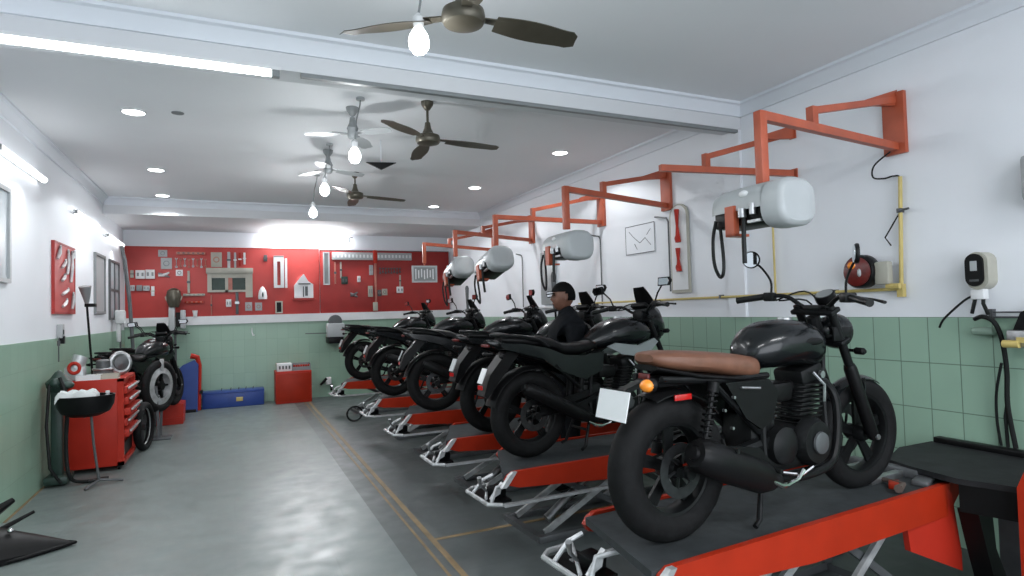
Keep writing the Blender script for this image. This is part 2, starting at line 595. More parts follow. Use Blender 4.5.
tube_light((-1.66, 4.11, 3.145), (0.27, 4.11, 3.145), (0, 0, 1), 'very long lit tube light fixed under the near ceiling beam', 30, 0.020)
lamp('beam_tube_light', 'AREA', (-0.7, 4.12, 3.08), 17, (0.97, 0.985, 1), 1.9, 0.08)
LW = -1.655
for i, (y0, y1, z, lab) in enumerate(((5.95, 7.25, 2.98, 'lit tube light on the left wall nearest the camera, cut by the photo edge'),
                                      (8.53, 9.81, 2.875, 'lit tube light on the left wall above the red tool panel'),
                                      (10.51, 11.9, 2.84, 'lit tube light on the left wall farthest back beside the corner'))):
    tube_light((LW, y0, z), (LW, y1, z), (-1, 0, 0), lab, 10, 0.030, lit='tube_soft')
    lamp('wall_tube_light', 'AREA', (LW + .16, (y0 + y1) / 2, z - .05), 7, (0.97, 0.985, 1), 1.2, 0.06, (0, R_(-30), 0))
for i, (x, lab) in enumerate(((0.4, 'added unseen tube light on the ceiling behind the camera, left one'), (2.8, 'added unseen tube light on the ceiling behind the camera, right one'))):  # unseen tubes and lamps, added to brighten the near wall and bike tops
    tube_light((x - .6, -0.6, 3.33), (x + .6, -0.6, 3.33), (0, 0, 1), lab, 10, 0.02)
    lamp('added_ceiling_fill', 'AREA', (x, -0.6, 3.27), 34, (0.97, 0.985, 1), 1.2, 0.1)
# extra battens added to spread the glare of one back wall tube
for k, z in enumerate((3.22, 3.08, 2.95)):
    tube_light((0.62, YB - .09, z), (2.0, YB - .09, z), (0, 1, 0), ('top one', 'middle one', 'lowest')[k] + ' of three tube lights added to spread the glare of one tube above the red board on the back wall', 10, 0.036)
lamp('back_tube_light', 'AREA', (1.3, YB - .2, 3.0), 26, (0.95, 0.98, 1), 1.4, 0.16, (R_(-60), 0, 0))
lamp('back_tube_light', 'AREA', (1.3, YB - .13, 3.0), 22, (0.95, 0.98, 1), 1.4, 0.1, (R_(78), 0, 0))  # added lamp aimed at the wall to strengthen the tube glare

DL = ((-0.76, 6.07, 'nearest recessed ceiling light in the left row'), (-0.82, 8.37, 'middle recessed ceiling light of the left row'),
      (-0.91, 10.1, 'farthest recessed ceiling light of the left row, by the far beam'), (3.46, 6.09, 'nearest recessed ceiling light in the right row'),
      (3.24, 8.25, 'middle recessed ceiling light of the right row'), (3.15, 9.96, 'farthest recessed ceiling light of the right row'))
for x, y, lab in DL:
    t = thing('downlight', (x, y, ZC), lab, 'ceiling light', group='recessed round ceiling lights')
    MB().lathe([(0.10, 0), (0.10, -0.012), (0.085, -0.016), (0.083, 0)], (0, 0, 0), seg=28).build('rim', 'white', t)
    MB().lathe([(0.0, -0.014), (0.083, -0.014), (0.083, -0.001), (0, -0.001)], (0, 0, 0), seg=28).build('lens', 'spot', t)
    lamp('downlight_glow', 'SPOT', (x, y, ZC - 0.03), 34, (0.95, 0.98, 1), 0.08).data.spot_size = R_(140)
MB_hole = MB().lathe([(0.0, 0), (0.05, 0), (0.05, -0.006), (0, -0.006)], (0, 0, 0)).build('smoke_detector', 'grey2')
MB_hole.location = (-0.42, 6.0, ZC)
tag(MB_hole, 'small dark round detector on the ceiling beside the nearest left ceiling light', 'detector')

BUL = ((0.83, 2.80, 'large lit bulb hanging nearest the camera, in front of the near beam'), (0.93, 5.06, 'lit bulb hanging second from the camera, just past the near beam'),
       (0.89, 6.56, 'lit bulb hanging third from the camera in the row'), (0.95, 8.10, 'lit bulb hanging farthest from the camera in the row'))
for i, (x, y, lab) in enumerate(BUL):
    zb = 2.90
    t = thing('hanging_bulb', (x, y, zb), lab, 'light bulb', group='bulbs hanging in a row from the ceiling')
    MB().lathe([(0, -0.062), (0.028, -0.055), (0.046, -0.032), (0.050, 0), (0.044, 0.03), (0.030, 0.055), (0.022, 0.066), (0, 0.066)], (0, 0, 0), seg=20).build('bulb', 'bulb', t)
    MB().lathe([(0, 0.066), (0.022, 0.066), (0.026, 0.09), (0.030, 0.115), (0.018, 0.13), (0.008, 0.14), (0, 0.14)], (0, 0, 0), seg=16).build('holder', 'white', t)
    MB().tube([(0, 0, 0.13), (0.012, 0, 0.2), (0.02, .01, 0.3), (0.055, 0.02, 0.44), (0.06, 0.02, ZC - zb)], 0.006, 6).build('cord', 'grey2', t)
    MB().lathe([(0, 0), (0.035, 0), (0.035, -0.02), (0, -0.02)], (0.06, 0.02, ZC - zb), seg=14).build('ceiling_rose', 'grey', t)
    lamp('bulb_glow', 'POINT', (x, y, zb - 0.085), 9, (0.95, 0.98, 1), 0.06)


def fan(x, y, zh, angs, L, label, m='bronze', bm_='bronze', hub=0.105, pitch=0.2):
    t = thing('ceiling_fan', (x, y, zh), label, 'ceiling fan', group=None)
    H = ZC - zh
    MB().lathe([(0, H), (0.055, H), (0.05, H - .03), (0.022, H - .07), (0.012, H - .075), (0, H - .075)], (0, 0, 0), seg=20).build('canopy', m, t)
    MB().cyl((0, 0, .1), (0, 0, H - .06), 0.011, seg=10).build('rod', m, t)
    MB().lathe([(0, 0.15), (0.022, 0.15), (0.03, 0.10), (0.05, 0.055), (hub * .95, 0.035), (hub, 0.012), (hub, -0.012), (hub * .9, -0.03), (hub * .5, -0.042), (0, -0.045)], (0, 0, 0), seg=28).build('motor', m, t)
    for a in angs:
        b = MB(Matrix.Rotation(a, 4, 'Z'))
        n = 12
        rows = []
        for i in range(n + 1):
            s = i / n
            r = hub + 0.06 + (L - hub - 0.06) * s
            wd = 0.045 + 0.022 * math.sin(PI * min(1, s * 1.25)) + 0.012 * s
            if s > 0.92:
                wd *= 1 - (s - 0.92) * 7
            dz = -0.012 * s
            row = []
            for yy, zz, th in ((-wd, 0.020 * pitch, .002), (0, 0.002, .002), (wd, -0.024 * pitch, .002)):
                row.append((r, yy, zz + dz, th))
            rows.append([b.bm.verts.new((q[0], q[1], q[2] + q[3])) for q in row] + [b.bm.verts.new((q[0], q[1], q[2] - q[3])) for q in row[::-1]])
        for A, B in zip(rows[:-1], rows[1:]):
            for k in range(6):
                b.bm.faces.new((A[k], A[(k + 1) % 6], B[(k + 1) % 6], B[k]))
        b.bm.faces.new(rows[0][::-1]); b.bm.faces.new(rows[-1])
        bo = b.build('blade', bm_, t, 60)
        b2 = MB(Matrix.Rotation(a, 4, 'Z'))
        b2.prism([(hub * .7, -.02), (hub + .05, -.028), (hub + .13, -.03), (hub + .13, .03), (hub + .05, .028), (hub * .7, .02)], (0, 0, 0.008), (1, 0, 0), (0, 1, 0), (0, 0, 1), .006)
        b2.build('bracket', m, bo)
    return t


fan(1.02, 2.69, 3.0, (R_(0), R_(146), R_(258 - 180 + 180)), 0.62, 'large bronze ceiling fan nearest the camera, in front of the beam', pitch=0.7)
fan(1.54, 4.99, 3.07, (R_(1), R_(223), R_(84)), 0.66, 'bronze ceiling fan just beyond the near beam')
fan(1.44, 7.85, 3.10, (R_(8), R_(240), R_(84)), 0.68, 'small looking bronze ceiling fan farthest back')
fan(0.97, 5.35, 3.16, (R_(170), R_(-50), R_(60)), 0.40, 'pale ceiling fan above the second hanging bulb', 'grey2', 'grey', 0.045)
fan(0.97, 6.85, 3.18, (R_(15), R_(128), R_(250)), 0.42, 'pale ceiling fan above the third hanging bulb', 'grey2', 'grey', 0.045)
t = thing('ceiling_vane', (1.42, 6.26, 3.13), 'small black triangular vane hanging under the ceiling right of the bulbs', 'vane')
MB().prism([(-.15, .03), (.15, .03), (.0, -.045)], (0, 0, .0), (1, -.25, 0), (0, 0, 1), (.25, 1, 0), .03).build('blade', 'black', t)
MB().cyl((0, 0, .02), (0, 0, ZC - 3.13), .004, seg=6).build('wire', 'cornice', t)

# ---------------------------------------------------------------- wall brackets with tool boxes above the lifts
def bracket(yp, tip, label, zl=2.65, zh=3.0, post=0.34, join=0.45, plate=True, grp='orange wall brackets above the lifts'):
    t = thing('wall_bracket', (XR, yp, zl), label, 'wall bracket', group=grp)
    O = Vector((XR, yp, zl))
    m = MB()
    if plate:
        m.box((-0.035, -0.02, -0.05), (0, 0.135, zh - zl + .03), bevel=.004)
    else:
        m.box((-0.012, -.03, zh - zl - .06), (0, .03, zh - zl + .02)).box((-0.012, -.03, -.04), (0, .03, .04))
    m.build('mounting_plate', 'arm', t)
    a = Vector((-0.03, 0.05 if plate else 0, 0.0)); b = Vector(tip) - O
    m = MB().bar(a, b, .045, .050)
    m.build('lower_arm', 'arm', t)
    j = a.lerp(b, 0.66)
    top = Vector((a.x, a.y, zh - zl - .02))
    jj = j + Vector((0, 0, .105))
    m = MB().bar(top, jj, .038, .042)
    m.bar(jj + Vector((-.005, 0, .022)), j + Vector((-.005, 0, .02)), .045, .05, (0, 1, 0))
    # flared root of the upper arm
    m.prism([(top.x + .02, top.z + .07), (top.x + .02, top.z - .04), (top.x - .30, top.z - .075), (top.x - .30, top.z - .035)], (0, top.y, 0), (1, 0, 0), (0, 0, 1), (0, 1, 0), .03)
    m.build('upper_arm', 'arm', t)
    if post:
        MB().box((b.x - .026, b.y - .026, b.z - post), (b.x + .026, b.y + .026, b.z + .025), bevel=.004).build('drop_post', 'arm', t)
    return t


BR = [(2.63, (2.66, 2.44, 2.63), 0.43, True, 'orange wall bracket nearest the camera, carrying the largest grey tool housing'),
      (3.54, (3.02, 3.76, 2.66), 0.0, False, 'orange wall bracket second from the camera, with no housing hanging from it'),
      (5.09, (2.69, 4.66, 2.65), 0.36, True, 'orange wall bracket third from the camera, above the second motorcycle'),
      (6.35, (2.72, 6.32, 2.65), 0.33, True, 'orange wall bracket fourth from the camera'),
      (8.30, (2.71, 7.67, 2.65), 0.33, True, 'orange wall bracket fifth from the camera'),
      (9.80, (2.72, 9.15, 2.65), 0.30, True, 'orange wall bracket farthest back, with the pale panel below it')]
for yp, tip, post, pl, lab in BR:
    bracket(yp, tip, lab, post=post, plate=pl)


def housing_proto(label):
    """rounded grey housing lying along y, dark open belly, with an orange bracket and a hose"""
    t = thing('tool_housing', (0, 0, 0), label, 'tool housing', group='grey tool housings hanging from the orange brackets')
    L = 0.33
    hx, hz = 0.145, 0.135
    m = MB()
    sec = []
    N = 28
    for k in range(N):
        a = 2 * PI * k / N
        cx, sz = math.cos(a), math.sin(a)
        sec.append((hx * math.copysign(abs(cx) ** (2 / 2.8), cx), hz * math.copysign(abs(sz) ** (2 / 2.8), sz)))
    ys = [(-L, .80), (-L + .012, .92), (-L + .035, 1.0), (-L + .16, 1.0)]
    rings = [[m.bm.verts.new((x * s, y, z * s)) for x, z in sec] for y, s in ys]
    for A, B in zip(rings[:-1], rings[1:]):
        for k in range(N):
            m.bm.faces.new((A[k], A[(k + 1) % N], B[(k + 1) % N], B[k]))
    m.bm.faces.new(rings[0][::-1]); m.bm.faces.new(rings[-1])
    m.build('end_cap', 'grey', t)
    # upper shell: only the top half of the section continues
    m = MB()
    half = [p for p in sec if p[1] > -0.01]
    half = sorted(half, key=lambda p: p[0])
    half = [(-hx, -0.015)] + half + [(hx, -0.015)]
    inner = [(x * .93, z * .90) for x, z in half[::-1]]
    poly = half + inner
    k = len(poly)
    ys = [(-L + .15, 1.0), (0.05, 1.0), (L - .12, .96), (L - .04, .85), (L - .01, .70)]
    rings = [[m.bm.verts.new((x * s, y, z * s)) for x, z in poly] for y, s in ys]
    for A, B in zip(rings[:-1], rings[1:]):
        for i in range(k):
            m.bm.faces.new((A[i], A[(i + 1) % k], B[(i + 1) % k], B[i]))
    m.bm.faces.new(rings[0][::-1]); m.bm.faces.new(rings[-1])
    m.build('shell', 'grey', t)
    m = MB().box((-.118, -L + .15, -.100), (.12, L - .05, .05), bevel=.015)
    m.build('dark_interior', 'black', t)
    MB().ell((-.135, -.02, .075), (.012, .04, .02)).build('badge', 'white', t)
    m = MB().box((-.165, .04, -.16), (-.125, .12, .015)).box((-.165, .04, -.16), (-.05, .12, -.145))
    m.build('orange_clamp', 'arm', t)
    m = MB().tube([(-.13, .25, -.05), (-.15, .26, -.16), (-.14, .27, -.30), (-.12, .25, -.38), (-.13, .20, -.37), (-.13, .19, -.28), (-.13, .21, -.1)], .011, 8, sm=6)
    m.tube([(-.14, -.02, -.06), (-.145, -.02, -.2), (-.14, -.015, -.32)], .014, 8)
    m.build('air_hose', 'rubberhose', t)
    m = MB().cyl((-.15, -.02, -.06), (-.15, -.02, -.01), .025).cyl((-.14, -.10, -.05), (-.14, -.10, .01), .02)
    m.box((-.14, -.16, -.095), (-.1, -.05, -.08))
    m.build('valve', 'steel', t)
    return t


hp = housing_proto('large light grey rounded tool housing with an open black belly, nearest the camera')
hp.location = (2.64, 2.455, 2.115)
hp.scale = (.95, .80, .95)
HS = [(2.69, 4.68, 2.13, 0.95, 'light grey rounded tool housing hanging above the head of the man'),
      (2.66, 6.28, 2.10, 1.0, 'tilted grey tool housing third from the camera, in front of the white wall'),
      (2.71, 7.60, 2.10, 1.0, 'tilted grey tool housing farthest back, in front of the red board edge')]
for i, (x, y, z, s, lab) in enumerate(HS):
    c = copy_tree(hp)
    c.location = (x, y, z)
    c.scale = (s, s * (.85 if i == 0 else .9), s)
    c['label'] = lab
    c.rotation_euler = ((0, 0, 0), (R_(-14), 0, 0), (R_(-16), 0, 0))[i]
HS[0] = None
# pale panel below the farthest bracket
t = thing('sign_board', (2.72, 9.15, 2.05), 'small grey framed panel hanging in front of the red board', 'sign')
m = MB(); a = .20; b = .13
m.box((-a, -.015, 0), (a, .015, .025)).box((-a, -.015, 2 * b - .025), (a, .015, 2 * b)).box((-a, -.015, .025), (-a + .025, .015, 2 * b - .025)).box((a - .025, -.015, .025), (a, .015, 2 * b - .025))
m.build('frame', 'grey', t)
m = MB().box((-a + .025, -.006, .025), (a - .025, .006, 2 * b - .025))
m.build('sheet', 'grey2', t)
m = MB()
for i in range(7):
    m.box((-a + .05 + i * .046, -.012, .05 + .015 * (i % 3)), (-a + .065 + i * .046, -.006, 2 * b - .05 - .02 * (i % 2)))
m.build('markings', 'white', t)
MB().bar((0, 0, 2 * b), (0, 0, 2 * b + .05), .02, .02, (1, 0, 0)).build('hook', 'arm', t)

# ---------------------------------------------------------------- pipes and fittings on the right wall
PX = XR - 0.03
t = thing('air_pipe', (PX, 2.69, 1.6), 'yellow air pipe running down and along the white right wall', 'pipe')
O = Vector((PX, 2.69, 1.6))
def rel(*ps): return [Vector(q) - O for q in ps]
MB().tube(rel((PX, 2.66, 2.44), (PX, 2.69, 1.64)), .013, 10).build('riser', 'yellow', t)
MB().tube(rel((PX, 2.69, 1.665), (PX, 7.0, 1.645)), .012, 10).build('main_run', 'yellow', t)
MB().tube(rel((PX, 3.76, 2.25), (PX, 3.76, 1.66)), .009, 8).build('branch', 'yellow', t)
m = MB().box(*rel((PX - .02, 2.67, 1.61), (PX + .02, 2.71, 1.70)))
m.build('elbow', 'yellow', t)
for y in (3.2, 4.4, 5.6):
    MB().box(*rel((PX - .015, y - .012, 1.645), (PX + .03, y + .012, 1.68))).build('pipe_clip', 'dgrey', t)
m = MB().box(*rel((PX - .02, 2.655, 2.19), (PX + .02, 2.685, 2.22))).cyl(*rel((PX - .02, 2.67, 2.2), (PX - .02, 2.60, 2.21)), .008)
m.build('tap', 'dgrey', t)
recable = MB().tube([(PX - .03, 2.70, 2.62), (PX - .03, 2.82, 2.55), (PX - .02, 2.84, 2.47), (PX - .02, 2.76, 2.445), (PX - .01, 2.70, 2.45), (PX, 2.66, 2.42), (PX, 2.665, 2.2)], .006, 8, sm=6).tube([(PX, 2.67, 2.2), (PX - .01, 2.78, 2.03), (PX - .01, 2.74, 1.97)], .005, 6).build('cable', 'rubberhose')
recenter(recable)
tag(recable, 'thin black cable drooping from the nearest orange bracket to the yellow pipe', 'cable')

PIPES = [(6.43, 1.62, 2.48, 'thin grey conduit with a bent top on the right wall behind the man'),
         (5.12, 1.74, 2.52, 'dark conduit at the left edge of the pale gauge board'),
         (8.7, 1.62, 2.45, 'thin dark pipe on the right wall beside the farther grey housings')]
for y, z0, z1, lab in PIPES:
    o = MB().tube([(PX, y, z0), (PX, y, z1 - .04), (PX, y + .03, z1), (PX, y + .22, z1 + .04)], .009, 8).build('conduit', 'dgrey')
    recenter(o); tag(o, lab, 'conduit')
o = MB().box((XR - .06, 5.6, 1.60), (XR, 8.3, 1.625)).build('wall_shelf', 'white')
recenter(o); tag(o, 'thin white ledge on the right wall behind the man', 'shelf')
o = MB().box((XR - .05, 7.62, 1.65), (XR, 8.05, 2.42), bevel=.01).build('cable_trunking', 'grey')
recenter(o); tag(o, 'pale vertical trunking on the right wall right of the tilted housing', 'trunking')
# line drawing on the wall
t = thing('wall_poster', (XR - .006, 5.65, 2.19), 'white sheet with thin pencil like lines pinned to the right wall', 'poster')
MB().box((-.003, -.27, 0), (.003, .27, .33)).build('sheet', 'wall', t)
m = MB()
m.box((-.006, -.27, 0), (-.003, .27, .008)).box((-.006, -.27, .322), (-.003, .27, .33)).box((-.006, -.27, 0), (-.003, -.265, .33)).box((-.006, .265, 0), (-.003, .27, .33))
for a, b in (((-.2, .08), (-.1, .17)), ((-.1, .17), (0, .12)), ((0, .12), (.12, .2)), ((.12, .2), (.2, .27)), ((-.2, .26), (-.13, .2)), ((.05, .05), (.1, .12))):
    m.bar((-.0045, a[0], a[1]), (-.0045, b[0], b[1]), .003, .005)
m.build('drawn_lines', 'dgrey', t)
# long gauge board
t = thing('gauge_board', (XR - .02, 4.96, 1.72), 'tall narrow pale board with two red tools on the right wall', 'tool board')
poly = []
for k in range(9):
    a = PI * k / 8
    poly.append((.14 * math.cos(a), .80 + .12 * math.sin(a)))
poly = [(.14, 0.0)] + poly + [(-.14, 0.0)]
MB().prism(poly, (0, 0, 0), (0, 1, 0), (0, 0, 1), (1, 0, 0), .02).build('backing', 'beige', t)
m = MB().prism([(x * .84, .03 + y * .95) for x, y in poly], (-.012, 0, 0), (0, 1, 0), (0, 0, 1), (1, 0, 0), .004)
m.build('face', 'white', t)
for i, (z0, z1) in enumerate(((.52, .86), (.22, .46))):
    m = MB().tube([(-.03, -.01, z0), (-.03, .0, (z0 + z1) / 2), (-.03, 0, z1)], [.03, .014, .026], 10)
    m.torus((-.03, 0, z0 + .04), (1, 0, 0), .03, .01, 20)
    m.build('red_handled_tool', 'red', t)
# round red and black reel by the handlebar
t = thing('hose_reel', (XR - .03, 2.93, 1.80), 'round dark red reel with pale side housing behind the right handlebar grip', 'hose reel')
m = MB().lathe([(0, .01), (.11, .01), (.122, .03), (.122, .09), (.11, .11), (0, .115)], (0, 0, 0), (-1, 0, 0), 32)
m.build('drum', 'black', t)
MB().lathe([(0, .116), (.075, .112), (.10, .108), (.104, .118), (.07, .13), (0, .135)], (0, 0, 0), (-1, 0, 0), 32).build('red_face', mat('dark_red_lens', (0.13, 0.012, 0.010), 0.3, noise=0.5, nscale=18), t)
m = MB().ell((-.125, .03, .045), (.02, .035, .03)); m.build('orange_lens_spot', 'orange_lens', t)
m = MB().ell((-.13, -.03, -.01), (.015, .015, .03)); m.build('pale_mark', 'grey', t)
m = MB().box((-.09, -.21, -.10), (-.03, -.11, .06), bevel=.012); m.build('side_housing', 'beige', t)
m = MB().tube([(-.06, -.18, -.115), (-.06, -.27, -.115)], .02, 10); m.build('outlet', 'yellow', t)
# charger / inflator
t = thing('tyre_inflator', (XR, 2.19, 1.635), 'oval grey inflator unit with a black face and drooping hoses on the right wall', 'inflator')
m = MB()
def stad(w, h, n=10):
    pts = []
    for k in range(n + 1):
        a = PI * k / n
        pts.append((w * math.cos(a), h - w + w * math.sin(a)))
    for k in range(n + 1):
        a = PI + PI * k / n
        pts.append((w * math.cos(a), -h + w + w * math.sin(a)))
    return pts
m.prism(stad(.060, .115), (-.05, -.01, .12), (0, 1, 0), (0, 0, 1), (1, 0, 0), .10)
m.build('body', 'beige', t)
MB().prism(stad(.050, .10), (-.106, .0, .125), (0, 1, 0), (0, 0, 1), (1, 0, 0), .014).build('black_face', 'black', t)
MB().box((-.117, -.018, .12), (-.111, .018, .18)).build('display', 'grey', t)
MB().box((-.117, -.025, .055), (-.111, .025, .068)).build('button_strip', 'dgrey', t)
m = MB().box((-.09, -.035, -.055), (-.03, .04, 0.01), bevel=.008); m.build('connector', 'white', t)
m = MB().tube([(-.06, .02, -.02), (-.07, .03, -.08), (-.06, .05, -.14)], .011, 8).tube([(-.06, -.02, -.02), (-.07, -.02, -.08), (-.06, -.04, -.15)], .011, 8)
m.tube([(-.06, .03, -.03), (-.08, .08, -.06), (-.08, .2, -.17), (-.07, .24, -.23)], .007, 8, sm=5)
m.build('short_hose', 'rubberhose', t)
t = thing('hose_hook', (XR - .012, 2.17, 1.33), 'green tinted hose bracket on the tiles under the inflator', 'bracket')
MB().box((-.07, -.05, 0.03), (0, .08, .08), bevel=.02).build('bracket_body', mat('pale_green_plastic', (0.20, 0.29, 0.23), 0.4, noise=.1), t)
hose = MB()
hose.tube([(XR - .07, 2.22, 1.46), (XR - .10, 2.16, 1.475), (XR - .10, 2.10, 1.44), (XR - .08, 2.075, 1.33), (XR - .06, 2.07, 1.15), (XR - .06, 2.075, .95), (XR - .05, 2.05, .70)], .014, 8, sm=6)
hose.tube([(XR - .08, 2.085, 1.2), (XR - .06, 2.13, 1.02), (XR - .05, 2.14, .85), (XR - .04, 2.13, .70)], .008, 8, sm=6)
hose.tube([(XR - .06, 2.07, 1.0), (XR - .06, 2.09, .88), (XR - .05, 2.09, .70)], .010, 8)
o = hose.build('air_hose', 'rubberhose'); recenter(o); tag(o, 'black hoses looping down the green tiles below the inflator', 'hose')
t = thing('wall_rail', (XR, 2.0, 1.47), 'thin steel twin rail fixed along the right wall beside the inflator', 'rail')
MB().tube([(-.03, .18, .0), (-.03, -.8, .0)], .006, 8).tube([(-.03, .18, -.03 + .06), (-.03, -.8, .03)], .005, 8).box((-.04, .14, -.02), (0, .16, .05)).build('rail', 'dgrey', t)
t = thing('wall_machine', (XR - .012, 1.90, 1.30), 'steel and brass fitting on the right wall at the photo edge', 'fitting')
MB().box((-.14, -.28, .0), (0, .12, .10), bevel=.01).build('steel_body', 'steel', t)
MB().box((-.16, -.26, .03), (-.14, .06, .06)).cyl((-.15, .05, .02), (-.15, .13, .02), .022).build('brass_part', 'yellow', t)
MB().prism([(-.2, 0), (.09, 0), (.05, .10), (-.02, .14), (-.2, .14)], (-.07, 0, .10), (0, 1, 0), (0, 0, 1), (1, 0, 0), .11).build('black_cover', 'black', t)
t = thing('wall_box', (XR, 1.80, 2.13), 'pale rounded box on the right wall at the photo edge', 'wall box')
MB().box((-.14, -.14, 0), (0, .12, .27), bevel=.03).build('cover', 'grey', t)
MB().box((-.13, -.12, -.02), (-.02, .10, .01)).build('base', 'grey2', t)

# ---------------------------------------------------------------- motorcycles
def wheel(root, x, z, ro, tw, T, spokes, disc_r, rimm, discside=-1, name='wheel', drum=False):
    """tyre (part) with rim, disc and hub as sub-parts; axis along y"""
    prof = []
    rt = tw / 2
    for k in range(13):
        a = -PI * 0.62 + 2 * PI * 0.62 * k / 12
        prof.append((ro - rt + rt * math.cos(a), rt * math.sin(a) * 0.98))
    ri = ro - rt * 1.75
    prof = [(ri, prof[0][1] * .8)] + prof + [(ri, prof[-1][1] * .8)]
    m = MB(T)
    m.lathe(prof, (x, 0, z), (0, 1, 0), 56, closed=True)
    ty = m.build(name, 'rubber', root)
    m = MB(T)
    bw = tw * .36
    m.lathe([(ri + .006, -bw), (ri - .012, -bw * .9), (ri - .022, -bw * .4), (ri - .022, bw * .4), (ri - .012, bw * .9), (ri + .006, bw)], (x, 0, z), (0, 1, 0), 48, closed=True)
    m.lathe([(0, -.06), (.03, -.06), (.042, -.04), (.042, .04), (.03, .06), (0, .06)], (x, 0, z), (0, 1, 0), 20)
    for k in range(spokes):
        a = 2 * PI * k / spokes + .3
        for da in (-.16, .16):
            p = Vector((x + .035 * math.cos(a + da), 0, z + .035 * math.sin(a + da)))
            q = Vector((x + (ri - .012) * math.cos(a + da * .55), 0, z + (ri - .012) * math.sin(a + da * .55)))
            m.bar(p, q, .028, .015, (0, 1, 0))
    m.build('rim', rimm, ty)
    m = MB(T)
    y = discside * .072
    if drum:
        m.lathe([(0, -.02), (.07, -.02), (.085, 0), (.085, .02), (0, .025)], (x, y, z), (0, 1, 0), 28)
    else:
        m.lathe([(disc_r * .62, -.002), (disc_r, -.002), (disc_r, .002), (disc_r * .62, .002)], (x, y, z), (0, 1, 0), 36, closed=True)
        for k in range(6):
            a = 2 * PI * k / 6
            m.bar((x + .03 * math.cos(a), y, z + .03 * math.sin(a)), (x + disc_r * .66 * math.cos(a + .25), y, z + disc_r * .66 * math.sin(a + .25)), .004, .014, (0, 1, 0))
    m.build('brake_disc', mat('dark_brake_steel', (.06, .062, .065), .35, metal=.8, noise=.3, nscale=30) if not drum else 'engine', ty)
    return ty


